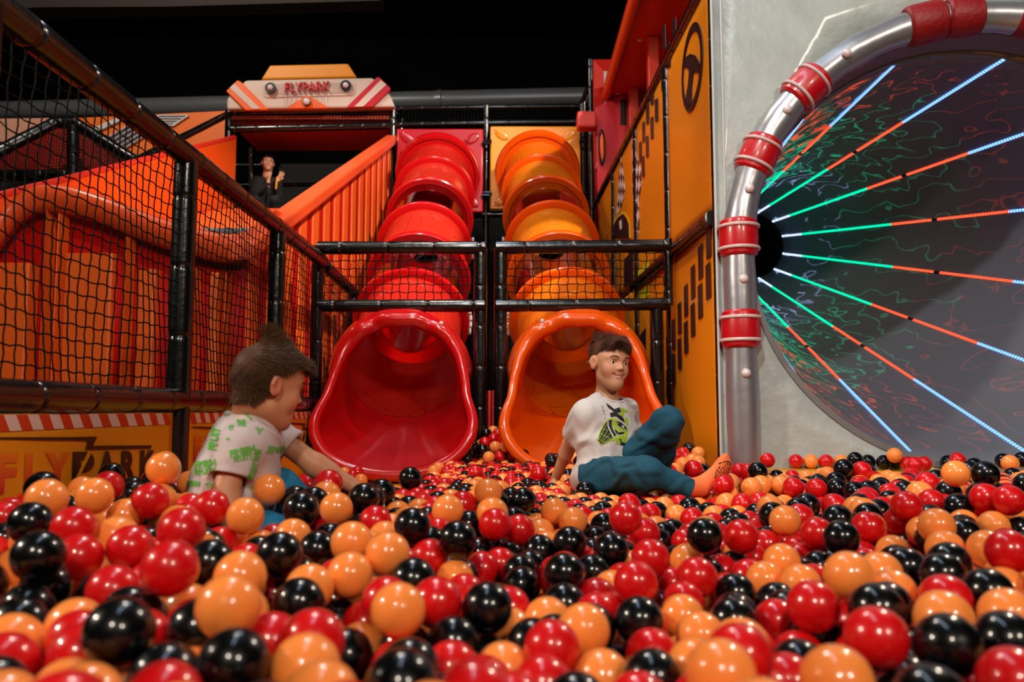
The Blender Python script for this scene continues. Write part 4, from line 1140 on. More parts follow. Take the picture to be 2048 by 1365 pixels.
def face_parts(P, M, s, par, V, Fq):
    bvf = BVHTree.FromPolygons([Vector(p) for p in V], [tuple(q) for q in Fq.tolist()])
    for q in (-1, 1):
        mb = MB(); c = Vector(P(q * .031, .0585, .0020)); R = Matrix(M.tolist())
        mb.sphere(c, .0140 * s, 20, 14); e = mb.build('eye', M_EYEW, par)
        mb = MB(); d = Vector(M @ np.array((.10, .98, .0))).normalized(); mb.sphere(c + d * .0064 * s, .0086 * s, 16, 12); mb.build('iris', M_EYED, e)
        mb = MB()
        pts = [P(q * .013, .0815, .0215), P(q * .022, .0815, .0265), P(q * .034, .0760, .0275), P(q * .045, .0665, .0215)]
        pts = [bvf.find_nearest(Vector(p)) for p in pts]; mb.tube([h[0] + h[1] * .0004 for h in pts], [.0020 * s, .0032 * s, .0028 * s, .0012 * s], n=6); mb.build('eyebrow', M_HAIR, par)
    mb = MB(); mb.tube([Vector(P(*p)) for p in ((-.020, .0655, -.0480), (-.010, .0735, -.0535), (0, .0755, -.0545), (.010, .0735, -.0535), (.020, .0655, -.0480))], [.0028 * s, .0042 * s, .0046 * s, .0042 * s, .0028 * s], n=8)
    mb.build('teeth', M_TEETH, par)
def skin_col(P, s, base, warm):
    base = np.array(lin(base)); warm = np.array(lin(warm)); lips = np.array(lin((.70, .36, .33)))
    cheeks = [P(.042, .06, -.03), P(-.042, .06, -.03), P(.078, -.008, -.004), P(-.078, -.008, -.004)]; lp_ = [(P(-.024, .066, -.047), P(-.011, .08, -.051)), (P(-.011, .08, -.051), P(.011, .08, -.051)), (P(.011, .08, -.051), P(.024, .066, -.047)), (P(-.02, .068, -.053), P(-.010, .077, -.0625)), (P(-.010, .077, -.0625), P(.010, .077, -.0625)), (P(.010, .077, -.0625), P(.02, .068, -.053))]
    def f(V):
        c = np.tile(base, (len(V), 1))
        w = sum(np.exp(-(np.linalg.norm(V - q, axis=1) / (.022 * s)) ** 2) for q in cheeks)[:, None]; c = c * (1 - .4 * np.clip(w, 0, 1)) + warm * .4 * np.clip(w, 0, 1)
        d = np.full(len(V), 9.0)
        for a, b in lp_:
            ab = b - a; t = np.clip(((V - a) @ ab) / (ab @ ab), 0, 1); d = np.minimum(d, np.linalg.norm(V - a - t[:, None] * ab, axis=1))
        w = np.clip(1 - (d - .004 * s) / (.003 * s), 0, 1)[:, None]; return c * (1 - w * .8) + lips * w * .8
    return f
def hand(v, wrist, dirn, palmn, s=1.0, spread=.1, curl=.5, side=1):
    """five fingered hand: dirn along the fingers, palmn out of the palm, side = thumb side sign"""
    d = np.array(dirn, float); d /= np.linalg.norm(d); n = np.array(palmn, float); n -= d * (n @ d); n /= np.linalg.norm(n); t = np.cross(d, n) * side; w = np.array(wrist, float)
    for q, L in ((-.026, .066), (-.009, .072), (.009, .070), (.025, .062)): v.cone(w + t * q * .4 * s, w + (d * L + t * q) * s, .013 * s, .0105 * s, k=.008)
    for q, L in ((-.027, .050), (-.009, .062), (.009, .066), (.026, .060)):
        b = w + (d * .068 + t * q) * s; dd = d + t * (q / .027) * spread
        a1 = curl * .5; a2 = curl * 1.1; a3 = curl * 1.5
        p1 = b + (dd * math.cos(a1) + n * math.sin(a1)) * L * .42 * s; p2 = p1 + (dd * math.cos(a2) + n * math.sin(a2)) * L * .33 * s; p3 = p2 + (dd * math.cos(a3) + n * math.sin(a3)) * L * .27 * s
        v.cone(b, p1, .0085 * s, .0078 * s, k=.004); v.cone(p1, p2, .0078 * s, .007 * s, k=.003); v.cone(p2, p3, .007 * s, .006 * s, k=.003)
    b = w + (d * .022 + t * .026) * s; p1 = b + (d * .6 + t * .7 + n * .25) * .036 * s; p2 = p1 + (d * .85 + t * .25 + n * .4) * .028 * s
    v.cone(b, p1, .012 * s, .0095 * s, k=.008); v.cone(p1, p2, .009 * s, .0075 * s, k=.003)
def strands(name, roots, norms, m, par, fn, width=.0011, nseg=5, label=None):
    """hair strands as tapered three sided blades in one mesh"""
    mb = MB()
    for i, (p, n_) in enumerate(zip(roots, norms)):
        pts = fn(np.array(p), np.array(n_), i)
        N = len(pts); rs = [width * (1 - .75 * (k / (N - 1)) ** 2) for k in range(N)]
        mb.tube([Vector(q) for q in pts], rs, n=3, cap=False)
    return mb.build(name, m, par, fix=False, angle=180, label=label)
def sample_surface(V, Fq, mask_fn, n, seed):
    r = np.random.default_rng(seed); C_ = V[Fq].mean(1); N = vnormals(V, Fq)[Fq].mean(1); w = mask_fn(C_, N)
    A = np.linalg.norm(np.cross(V[Fq[:, 2]] - V[Fq[:, 0]], V[Fq[:, 3]] - V[Fq[:, 1]]), axis=1) * w; i = r.choice(len(Fq), n, p=A / A.sum())
    u = r.random((n, 4)); u /= u.sum(1, keepdims=True); return (V[Fq[i]] * u[:, :, None]).sum(1), N[i] / np.linalg.norm(N[i], axis=1)[:, None]
def W(px, py, Y): return np.array(at(px, py, Y))
OBST = []      # capsules the balls must stay clear of
def obst(a, b, r): OBST.append((np.array(a, float), np.array(b, float), r))
def folds(amp, dirs, seed=0):
    r = np.random.default_rng(seed)
    K = [(np.array(d, float), f, r.random() * 6.28) for d, f in dirs]
    def f(V, Fq):
        N = vnormals(V, Fq); h = np.zeros(len(V)); wob = .35 * np.sin(V @ np.array((31., 17., 23.)) + 1) + .3 * np.sin(V @ np.array((-19., 37., 29.)))
        for d, fr, ph in K: h += np.maximum(0, np.sin(V @ d * fr + ph + 2.2 * wob)) ** 2 - .3
        env = .5 + .5 * np.sin(V @ np.array((13., 9., 17.)) + seed)
        return V + N * (h * amp * (.35 + .65 * env))[:, None]
    return f
def project_print(name, V, Fq, polys, m, par, toward, off=.0016, label=None, depth=4.0):
    """printed shape on cloth: 2D pieces dropped onto the cloth surface along a direction"""
    bv = BVHTree.FromPolygons([Vector(p) for p in V], [tuple(q) for q in Fq.tolist()]); mb = MB(); vs_ = {}
    for verts, faces in polys:
        P = []; ok = []
        for o_, d_ in verts:
            h = bv.ray_cast(Vector(o_), Vector(d_).normalized(), depth)
            if h[0] is None: P.append(None)
            else:
                nn = h[1] if h[1].dot(Vector(d_)) < 0 else -h[1]; P.append(h[0] + nn * off)
        fs = [f for f in faces if all(P[i] is not None for i in f) and max((P[f[i]] - P[f[i - 1]]).length for i in range(len(f))) < .05]
        P = [p if p is not None else Vector((0, 0, -9)) for p in P]; used = sorted({i for f in fs for i in f}); mp = {j: i for i, j in enumerate(used)}
        mb.add([P[i] for i in used], [tuple(mp[i] for i in f) for f in fs])
    return mb.build(name, m, par, fix=False, label=label, angle=180)
def subdiv_poly(verts, faces, size):
    """split 2D polygons into small pieces: clip against a grid of triangles"""
    import bmesh
    bm = bmesh.new(); bv_ = [bm.verts.new((x, y, 0)) for x, y in verts]
    for f in faces:
        try: bm.faces.new([bv_[i] for i in f])
        except Exception: pass
    xs_ = [v[0] for v in verts]; ys_ = [v[1] for v in verts]
    x = min(xs_) + size
    while x < max(xs_): bmesh.ops.bisect_plane(bm, geom=bm.verts[:] + bm.edges[:] + bm.faces[:], plane_co=(x, 0, 0), plane_no=(1, 0, 0)); x += size
    y = min(ys_) + size
    while y < max(ys_): bmesh.ops.bisect_plane(bm, geom=bm.verts[:] + bm.edges[:] + bm.faces[:], plane_co=(0, y, 0), plane_no=(0, 1, 0)); y += size
    bm.verts.ensure_lookup_table(); bm.verts.index_update()
    v = [(q.co.x, q.co.y) for q in bm.verts]; f = [tuple(q.index for q in fc.verts) for fc in bm.faces]; bm.free(); return v, f
def px_print(polys, Y0, size=3.0):
    """polygons in photo pixels -> rays from a plane just before the cloth, heading away from the lens"""
    out = []; eye = np.array(cam.location)
    for v, f in polys:
        v2, f2 = subdiv_poly(v, f, size); out.append(([(W(x, y, Y0), W(x, y, Y0) - eye) for x, y in v2], f2))
    return out
def poly(pts): return (list(pts), [tuple(range(len(pts)))])
def txt_px(t, x, y, w, h, rot=0, bold=.03):
    v, f = text_polys(t, bold); c_, s_ = math.cos(math.radians(rot)), math.sin(math.radians(rot))
    return ([(x + (a * w) * c_ + (b * h) * s_, y + (a * w) * s_ - (b * h) * c_) for a, b in v], f)

# ---------------------------------------------------------------- boy in the white shirt
b1 = thing('person', 'boy in a white T-shirt with a neon graphic, teal trousers and orange socks, leaning back', 'person', tuple(W(1215, 990, 3.2)))
hc = W(1219, 728, 3.24); M1 = frame(27, 2, 5); S1 = .97
sr, sl = W(1166, 824, 3.17), W(1254, 818, 3.36); er, wr = W(1140, 888, 3.36), W(1112, 955, 3.50); el, wl_ = W(1268, 880, 3.42), W(1287, 930, 3.5)
nb = W(1213, 800, 3.27); pel = W(1213, 948, 3.22); hr, hl = W(1196, 955, 3.14), W(1236, 945, 3.25)
kr, kl = W(1290, 946, 2.90), W(1335, 846, 3.04); ar_, al = W(1372, 976, 2.90), W(1313, 955, 3.28)
v = Vol(np.minimum.reduce([hc, wr, wl_, pel]) - .17, np.maximum.reduce([hc, wr, wl_, pel]) + .17, .0034)
P1 = head_prims(v, hc, M1, S1)
v.cone(hc + M1 @ np.array((0, -.022, -.055)), nb, .037, .043, k=.015); v.cone(nb, (sr + sl) / 2 + np.array((0, 0, -.03)), .045, .065, k=.03)
v.cone(nb + [0, 0, -.03], sr + [0, 0, -.01], .035, .026, k=.02); v.cone(nb + [0, 0, -.03], sl + [0, 0, -.01], .035, .026, k=.02)
v.ell((nb + pel) / 2 + [0, 0, .01], (.085, .055, .14), frame(35), k=.03)
v.cone(sr + [0, 0, -.01], er, .026, .030, k=.02); v.cone(er, wr, .030, .0205, k=.012); v.cone(er, er * .7 + wr * .3, .029, .031, k=.01)
v.cone(sl + [0, 0, -.01], el, .026, .030, k=.02); v.cone(el, wl_, .030, .0205, k=.012)
hand(v, wr, (-.45, .2, -.75), (.1, .3, -1), s=.82, curl=.15, spread=.25, side=1); hand(v, wl_, (.3, .5, -.7), (0, .2, -1), s=.82, curl=.2, spread=.2, side=-1)
V, Fq = v.mesh(); sk1, V1, F1 = np_obj('skin', V, Fq, M_SKIN, b1, 1, skin_col(P1, S1, (.80, .58, .44), (.82, .42, .33)))
face_parts(P1, M1, S1, b1, V1, F1)
# hair: short sides, tousled brown top with a fringe
def loc(V, c, M, s): return ((V - c) @ M) / s
def mask1(C_, N):
    q = loc(C_, hc, M1, S1); hl_ = np.where(q[:, 1] > .035, .062 - .2 * np.abs(q[:, 0]) * 0, np.where(q[:, 1] > -.01, .018 + (q[:, 1] + .01) * .95, -.012 - (q[:, 1] * -.25)))
    return ((q[:, 2] > hl_) & (np.abs(q[:, 0]) < .09) & (q[:, 2] > -.05) & ~((np.abs(q[:, 0]) > .071) & (q[:, 2] < .035) & (q[:, 1] > -.03))).astype(float)
m1 = mask1(V1[F1].mean(1), None) > 0
Nn = vnormals(V1, F1); cap = F1[m1]; used = np.unique(cap); mp = -np.ones(len(V1), int); mp[used] = np.arange(len(used))
cv_ = V1[used] + Nn[used] * .0012
me = bpy.data.meshes.new('hair'); me.from_pydata(cv_.tolist(), [], mp[cap].tolist()); me.materials.append(M_HAIR); me.shade_smooth(); hair1 = bpy.data.objects.new('hair', me); COL.objects.link(hair1); hair1.parent = b1; hair1['label'] = 'tousled short brown hair'
rts, nms = sample_surface(V1, F1, mask1, 11000, 5); R_ = np.random.default_rng(3)
def hair_fn1(p, n, i):
    q = loc(p[None], hc, M1, S1)[0]; r = R_.normal(size=3)
    top = np.clip((q[2] - .045) / .035, 0, 1); L = .009 + .026 * top + (.009 * R_.random() if top > .5 else .003 * R_.random())
    clump = np.array((math.sin(q[0] * 60 + 2 * math.sin(q[1] * 50)), math.sin(q[1] * 55), math.sin(q[0] * 50 + q[1] * 40)))
    flow = M1 @ np.array((.35, .75 if q[1] > .0 else -.1, .35)); dwn = np.array((0, 0, -1.0))
    side_low = 1 - top; d = n * (.26 - .04 * top) + flow * (1.0 * top) + dwn * (.9 * side_low) + (M1 @ clump) * .42 * top + r * .09
    if R_.random() < .02 * top: d = d * .5 + n * .8; L *= 1.25
    d /= np.linalg.norm(d); pts = [p + n * .001]; step = L / 4; bend = dwn * (.5 if q[1] > .02 else .3) + (M1 @ clump) * .1
    for k in range(4): d = d + bend * .5; d /= np.linalg.norm(d); pts.append(pts[-1] + d * step)
    return pts
strands('hair_strands', rts, nms, M_HAIR, hair1, hair_fn1, width=.0009)
fr_n = 420; q0 = np.stack([np.random.default_rng(8).uniform(-.055, .05, fr_n), np.full(fr_n, .062), np.random.default_rng(9).uniform(.060, .085, fr_n)], 1)
bv1 = BVHTree.FromPolygons([Vector(p) for p in V1], [tuple(q) for q in F1.tolist()])
fr_r = []; fr_nn = []
for a in q0:
    o_ = bv1.find_nearest(Vector(P1(*a)))
    if o_[0] is not None: fr_r.append(np.array(o_[0])); fr_nn.append(np.array(o_[1]))
def fringe1(p, n, i):
    q = loc(p[None], hc, M1, S1)[0]; c = round(q[0] * 75) / 75.0; L = .022 + .010 * math.sin(c * 210) + .006 * R_.random()
    d = M1 @ np.array(((c - q[0]) * 12 - .35, .42, .1)) + R_.normal(size=3) * .08; d /= np.linalg.norm(d); pts = [p]
    for k in range(5):
        d = d + np.array((0, 0, -.42)) + M1 @ np.array((0, -.05, 0)); d /= np.linalg.norm(d); pts.append(pts[-1] + d * L / 5)
    return pts
strands('fringe', fr_r, fr_nn, M_HAIR, hair1, fringe1, width=.0009)
# T-shirt
M_TEE = mat('white_cotton', rgb(198, 189, 183), .8, bump=.25, bscale=60, bdist=.002)
MT = frame(34, -12); v = Vol(np.minimum(pel, sr) - [.30, .30, .10], np.maximum(nb, sl) + [.22, .22, .12], .0042)
v.cone(sr + [.022, 0, -.008], sl + [-.018, 0, -.008], .038, .038, k=.04); v.ell((nb * .80 + pel * .20) + [0, -.005, -.012], (.120, .072, .075), MT, k=.05); v.ell((nb * .62 + pel * .38) + [0.0, -.01, -.01], (.132, .094, .150), MT, k=.06)
v.ell(pel * .70 + nb * .30 + [-.008, -.02, 0], (.126, .106, .120), MT, k=.05); v.ell(pel + [-.025, -.02, -.005], (.122, .118, .080), MT, k=.04)
v.ell(pel + [-.040, .01, -.03], (.100, .10, .060), MT, k=.03)
for S_, E_, sh_, f_, rr_ in ((sr, er, np.array((.006, 0, -.012)), .60, .058), (sl, el, np.array((-.004, 0, -.01)), .52, .049)):
    d_ = (E_ - S_) / np.linalg.norm(E_ - S_); w_ = v.like(); w_.cone(S_ + sh_, S_ * (1 - f_) + E_ * f_ + d_ * .05, .040, rr_, k=.01); w_.plane_cut(S_ * (1 - f_) + E_ * f_ + d_ * .01, d_); v.merge(w_, .06)
v.ell(nb + M1 @ np.array((0, .026, .006)), (.058, .062, .036), None, k=.006, mode='sub'); v.cone(sr * .5 + er * .5, er, .036, .036, k=.002, mode='sub'); v.cone(el, wl_, .036, .03, k=.002, mode='sub')
V, Fq = v.mesh(); tee1, VT, FT = np_obj('t_shirt', V, Fq, M_TEE, b1, 2, noise=folds(.0065, [((.5, .2, .9), 46), ((-.6, .1, .8), 58), ((.9, .3, .3), 40)], 2), label='white T-shirt with black and neon green graphic')
# collar rib
def nz(x, y): return (1180 + x / 12.41, 790 + y / 12.41)
K_ = []; G_ = []; Wt = []; Gd = []
K_.append(poly([nz(385, 210), nz(600, 365), nz(725, 320), nz(765, 425), nz(660, 465), nz(820, 590), nz(858, 700), nz(640, 535), nz(510, 560), nz(485, 465), nz(590, 430), nz(440, 310)]))
G_ += [poly([nz(745, 330), nz(820, 335), nz(930, 400), nz(925, 435), nz(850, 425), nz(790, 380)]), poly([nz(710, 480), nz(770, 400), nz(835, 430), nz(805, 560)]), poly([nz(850, 590), nz(890, 545), nz(940, 620), nz(940, 790), nz(870, 700)])]
G_ += [poly([nz(175, 1130), nz(230, 930), nz(330, 740), nz(450, 600), nz(620, 580), nz(760, 660), nz(880, 770), nz(940, 860), nz(930, 960), nz(870, 1200), nz(740, 1230), nz(640, 1220), nz(640, 1110), nz(480, 1170), nz(270, 1250)])]
K2 = [poly([nz(205, 1130), nz(260, 930), nz(350, 750), nz(420, 660), nz(440, 840), nz(560, 1080), nz(480, 1140), nz(280, 1225)]), poly([nz(440, 640), nz(540, 620), nz(560, 720), nz(560, 860), nz(640, 1010), nz(600, 1060), nz(520, 930), nz(450, 800)]), poly([nz(650, 660), nz(780, 690), nz(880, 790), nz(900, 900), nz(800, 860), nz(690, 790)]), poly([nz(600, 880), nz(650, 880), nz(700, 940), nz(840, 930), nz(830, 980), nz(720, 1000), nz(650, 980)]), poly([nz(705, 1090), nz(770, 1110), nz(760, 1170), nz(860, 1200), nz(1040, 1230), nz(1050, 1280), nz(950, 1275), nz(740, 1250)])]
def ln(pts, w):
    out = []
    for (xa, ya), (xb, yb) in zip(pts[:-1], pts[1:]):
        dx, dy = xb - xa, yb - ya; L = math.hypot(dx, dy) or 1; ox, oy = -dy / L * w / 2, dx / L * w / 2; out.append(poly([nz(xa + ox, ya + oy), nz(xb + ox, yb + oy), nz(xb - ox, yb - oy), nz(xa - ox, ya - oy)]))
    return out
Wt += ln([(640, 780), (850, 860), (860, 910), (700, 930), (650, 880), (635, 780)], 16) + ln([(535, 700), (560, 640), (640, 640), (760, 680), (880, 790)], 16) + ln([(535, 700), (560, 850), (640, 990), (720, 1020), (830, 1010), (835, 1050)], 16) + ln([(690, 1030), (650, 1070), (720, 1140), (740, 1240)], 14) + [poly([nz(770, 770), nz(800, 755), nz(845, 800), nz(830, 825), nz(790, 815)])] + ln([(440, 650), (440, 780), (520, 950), (590, 1090)], 26)
Gd += ln([(230, 1110), (420, 700)], 9) + ln([(270, 1170), (440, 890)], 9) + ln([(290, 1190), (500, 960)], 9) + ln([(300, 840), (440, 900)], 9) + ln([(260, 970), (490, 1090)], 9) + ln([(215, 1090), (330, 1190), (540, 1090)], 9) + ln([(620, 740), (900, 900)], 7) + ln([(600, 850), (690, 690)], 7) + ln([(660, 960), (860, 880)], 7) + ln([(700, 680), (640, 860)], 7)
M_NEON = mat('neon_green_print', rgb(156, 182, 12), .6); M_PBLK = mat('black_print', rgb(14, 14, 14), .6); M_PWHT = mat('white_print', rgb(200, 192, 186), .6); M_PGRY = mat('grey_print', rgb(150, 144, 142), .6)
for nm, ps, m_, of_ in (('neon_print', G_, M_NEON, .0022), ('black_print', K_ + K2, M_PBLK, .0030), ('white_print', Wt, M_PWHT, .0040), ('neon_line_print', Gd, M_NEON, .0040)):
    project_print(nm, VT, FT, px_print(ps, 2.9, 3.0), m_, tee1, None, of_)
lt = []
for i, ch in enumerate('R LIFE'):
    if ch != ' ':
        x, y = nz(430 - i * 14, 600 - i * 58); lt.append(txt_px(ch, x - 3, y, 3.2, 3.6, -78, .0))
project_print('grey_lettering', VT, FT, px_print(lt, 2.9, 3.0), M_PGRY, tee1, None, .0022, label='small grey LIFE lettering')
mb = MB(); ccn = nb + M1 @ np.array((0, .024, -.012)); bvT = BVHTree.FromPolygons([Vector(p) for p in VT], [tuple(q) for q in FT.tolist()])
rp_ = []
for k in range(40):
    a = 2 * PI * k / 40; p = ccn + np.array((math.cos(a) * .066, math.sin(a) * .066, .02)); h = bvT.find_nearest(Vector(p)); rp_.append(h[0])
for _ in range(4): rp_ = [(rp_[i - 1] + rp_[i] * 2 + rp_[(i + 1) % 40]) / 4 for i in range(40)]
mb.tube(rp_, .0055, n=8, closed=True); mb.build('collar_rib', M_TEE, tee1)
# trousers
M_TEAL = mat('teal_fleece', rgb(3, 68, 88), .85, bump=.3, bscale=120, bdist=.002)
allp = np.stack([pel, hr, hl, kr, kl, ar_, al]); v = Vol(allp.min(0) - .14, allp.max(0) + .14, .0045)
v.ell(pel + [0.0, 0, -.01], (.108, .100, .085), MT, k=.03); v.cone(hr, kr, .080, .062, k=.04); v.cone(kr, ar_, .056, .040, k=.025); v.cone(hl, kl, .080, .054, k=.04); v.cone(kl + [0, .01, -.01], al, .054, .046, k=.03)
v.ell(kl + [.0, .0, .002], (.056, .054, .055), None, k=.03)
dd = ar_ - kr; dd /= np.linalg.norm(dd); v.plane_cut(ar_ + dd * .01, dd, box=(ar_ - .1, ar_ + .12))
V, Fq = v.mesh(); np_obj('trousers', V, Fq, M_TEAL, b1, 2, noise=folds(.0085, [((.8, .4, .5), 52), ((.5, -.3, .8), 44), ((-.4, .2, .9), 60)], 5))
mb = MB(); mb.tube([Vector(ar_ - dd * .012), Vector(ar_ + dd * .018)], [.039, .038], n=24); mb.build('trouser_cuff', M_TEAL, b1)
# socks: right foot with the grip sole turned to the camera's right
M_SOCK = mat('orange_sock', rgb(246, 120, 62), .8, bump=.2, bscale=150, bdist=.001); M_GRIP = mat('black_sock_grip', rgb(16, 14, 14), .6)
heel = W(1402, 978, 2.93); toe = W(1455, 921, 3.0); ank = W(1392, 972, 2.92)
v = Vol(np.minimum(ar_, heel) - .09, np.maximum(toe, ar_) + .09, .003)
v.cone(ar_ + dd * .0, heel + [-.01, 0, .006], .034, .036, k=.02); fm = heel * .45 + toe * .55
fx = toe - heel; fx /= np.linalg.norm(fx); sole_n = np.array((.42, -.85, -.30)); sole_n -= fx * (sole_n @ fx); sole_n /= np.linalg.norm(sole_n); fw = np.cross(fx, sole_n); FR = np.stack([fw, fx, sole_n], 1)
v.ell(heel * .85 + toe * .15, (.031, .045, .030), FR, k=.02); v.ell(fm, (.032, .070, .022), FR, k=.03); v.ell(heel * .14 + toe * .86, (.036, .034, .018), FR, k=.02)
for q in range(5): v.ell(toe + fw * (-.026 + .0125 * q) - fx * (.004 + .0035 * abs(q - 1)), (.008, .014, .010), FR, k=.008)
V, Fq = v.mesh(); so, VS, FS = np_obj('sock', V, Fq, M_SOCK, b1, 1, label='orange sock with black grip pattern on the sole')
gp = []
r_ = random.Random(4)
def gdash(u, w_, ang, L=.009, t_=.0032): 
    c_, s_ = math.cos(ang), math.sin(ang); return [(u + (a * L) * c_ - (b * t_) * s_, w_ + (a * L) * s_ + (b * t_) * c_) for a, b in ((-.5, -.5), (.5, -.5), (.5, .5), (-.5, .5))]
dsh = []
for k in range(20):
    a = 2 * PI * k / 20; dsh.append(gdash(.018 + .052 * math.cos(a), .026 * math.sin(a) * (1.15 if math.cos(a) > 0 else .85), math.atan2(.026 * math.cos(a), -.052 * math.sin(a)), .011))
for i in range(-3, 6):
    for j in range(-1, 2): dsh.append(gdash(.012 * i + .006, .012 * j, .9 if (i + j) % 2 else -.9, .0085)); 
cS = (heel + toe) / 2 + fx * 0.0
polys = []
for q in dsh:
    v2, f2 = subdiv_poly(q, [(0, 1, 2, 3)], .004); polys.append(([(cS + fx * a + fw * b + sole_n * .08, -sole_n) for a, b in v2], f2))
project_print('sole_grip', VS, FS, polys, M_GRIP, so, None, .0014)
lf = al + np.array((.02, -.02, -.03)); v = Vol(lf - .16, lf + .16, .004); v.cone(al, lf, .036, .034, k=.02); v.ell(lf + [.05, -.03, -.01], (.085, .032, .026), None, k=.03)
V, Fq = v.mesh(); np_obj('sock', V, Fq, M_SOCK, b1, 1)
for a, b, r in ((hr, kr, .085), (kr, ar_, .062), (hl, kl, .085), (kl, al, .07), (pel, nb, .125), (sr, er, .04), (er, wr, .036), (ar_, heel, .045), (heel, toe, .035), (al, al + np.array((.1, -.05, -.03)), .05)): obst(a, b, r)

# ---------------------------------------------------------------- boy with the green print, seen from behind
b2 = thing('person', 'younger boy in a white T-shirt with green lettering and blue shorts, reaching right', 'person', tuple(W(480, 1010, 1.97)))
h2 = W(538, 772, 1.96); M2 = frame(127, 13, 0); S2 = .92
# nape, shoulders (R = near the camera), pelvis
nb2 = W(500, 842, 1.99); sr2 = W(476, 893, 1.87); sl2 = W(545, 868, 2.11); er2 = W(452, 985, 1.84); wr2 = W(468, 1070, 1.80)
el2 = W(632, 932, 2.12); wl2 = W(712, 976, 2.14); pel2 = W(448, 1020, 1.99); mid2 = W(470, 935, 1.98)
lo = np.minimum.reduce([h2, er2, pel2, wr2]) - .16; hi = np.maximum.reduce([h2, wl2, sl2]) + .17; v = Vol(lo, hi, .0034)
P2 = head_prims(v, h2, M2, S2)
v.cone(h2 + M2 @ np.array((0, -.035, -.045)), nb2, .042, .045, k=.02); v.cone(nb2, nb2 * .5 + mid2 * .5, .045, .06, k=.03); v.cone(nb2 + [0, 0, -.03], sr2, .033, .026, k=.02); v.cone(nb2 + [0, 0, -.03], sl2, .033, .026, k=.02)
v.cone(sr2, er2, .027, .031, k=.02); v.cone(er2, wr2, .030, .020, k=.015); v.cone(sl2, el2, .027, .029, k=.02); v.cone(el2, wl2, .0295, .0195, k=.015); v.cone(el2, el2 * .7 + wl2 * .3, .029, .029, k=.01)
hand(v, wl2, (.8, -.05, -.42), (-.3, 0, -1), s=.78, curl=.45, spread=.15, side=-1); hand(v, wr2, (.6, .1, -.75), (-.3, 0, -1), s=.78, curl=.4, side=1)
V, Fq = v.mesh(); sk2, V2, F2 = np_obj('skin', V, Fq, M_SKIN, b2, 1, skin_col(P2, S2, (.78, .54, .40), (.84, .40, .30)))
face_parts(P2, M2, S2, b2, V2, F2)
def mask2(C_, N):
    q = loc(C_, h2, M2, S2); hl_ = np.where(q[:, 1] > .03, .058, np.where(q[:, 1] > -.012, .024 + (q[:, 1] + .012) * .8, np.where(q[:, 1] > -.04, -.02 + (q[:, 1] + .012) * 1.2, -.058)))
    return ((q[:, 2] > hl_) & (q[:, 2] > -.07) & ~((np.abs(q[:, 0]) > .071) & (q[:, 2] < .030) & (q[:, 1] > -.028))).astype(float)
m2 = mask2(V2[F2].mean(1), None) > 0; Nn = vnormals(V2, F2); cap = F2[m2]; used = np.unique(cap); mp = -np.ones(len(V2), int); mp[used] = np.arange(len(used))
me = bpy.data.meshes.new('hair'); me.from_pydata((V2[used] + Nn[used] * .0012).tolist(), [], mp[cap].tolist()); me.materials.append(M_HAIR2); me.shade_smooth(); hair2 = bpy.data.objects.new('hair', me); COL.objects.link(hair2); hair2.parent = b2; hair2['label'] = 'short light brown hair with a tuft at the crown'
rts, nms = sample_surface(V2, F2, mask2, 12000, 15); R_ = np.random.default_rng(6); crown = np.array(P2(.0, -.03, .104))
def hair_fn2(p, n, i):
    q = loc(p[None], h2, M2, S2)[0]; r = R_.normal(size=3); top = np.clip((q[2] - .01) / .06, 0, 1)
    L = .011 + .017 * top + .005 * R_.random(); fwd = M2 @ np.array((0, 1, .15)); dc = np.linalg.norm(p - crown); tuft = math.exp(-(dc / .024) ** 2)
    d = n * (.42 - .1 * top) + fwd * (.85 * top + .15) + np.array((0, 0, -1.0)) * (.75 * (1 - top)) + r * .12
    d = d * (1 - .8 * tuft) + (np.array((0, 0, 1.)) + M2 @ np.array((0, -.25, 0)) + r * .22) * .95 * tuft; L *= 1 + .8 * tuft
    if q[1] > .045 and q[2] > .05: L *= 1.35; d += fwd * .25 + n * .12
    d /= np.linalg.norm(d); pts = [p + n * .001]; g = .22 * (1 - tuft)
    for k in range(4): d = d + np.array((0, 0, -g * .5)); d /= np.linalg.norm(d); pts.append(pts[-1] + d * L / 4)
    return pts
strands('hair_strands', rts, nms, M_HAIR2, hair2, hair_fn2, width=.0010)
# shirt
MT2 = frame(112, 22); v = Vol(np.minimum.reduce([pel2, sr2, er2]) - .18, np.maximum.reduce([nb2, sl2, mid2]) + .15, .0040)
v.cone(sr2 + [0.01, 0.01, 0], sl2 + [-.01, -.01, 0], .048, .048, k=.03); v.ell(nb2 * .45 + mid2 * .55 + [.004, 0, .004], (.118, .082, .100), MT2, k=.04); v.ell(mid2 + [.0, 0, -.02], (.122, .090, .100), MT2, k=.05); v.ell(pel2 * .6 + mid2 * .4 + [.014, 0, 0], (.128, .100, .085), frame(112, 0), k=.05); v.ell(pel2 + [.0, 0, .0], (.130, .105, .06), frame(112, 0), k=.04)
for S_, E_, f_, rr_ in ((sr2, er2, .58, .054), (sl2, el2, .36, .050)):
    d_ = (E_ - S_) / np.linalg.norm(E_ - S_); w_ = v.like(); w_.cone(S_, S_ * (1 - f_) + E_ * f_ + d_ * .05, .044, rr_, k=.01); w_.plane_cut(S_ * (1 - f_) + E_ * f_ + d_ * .01, d_); v.merge(w_, .025)
v.ell(nb2 + [.006, .0, .026], (.058, .058, .034), None, k=.006, mode='sub'); v.cone(sr2 * .5 + er2 * .5, er2, .036, .038, k=.002, mode='sub'); v.cone(sl2 * .7 + el2 * .3, el2, .036, .036, k=.002, mode='sub')
V, Fq = v.mesh(); M_TEE2 = mat('white_jersey', rgb(206, 192, 192), .8, bump=.25, bscale=60, bdist=.002)
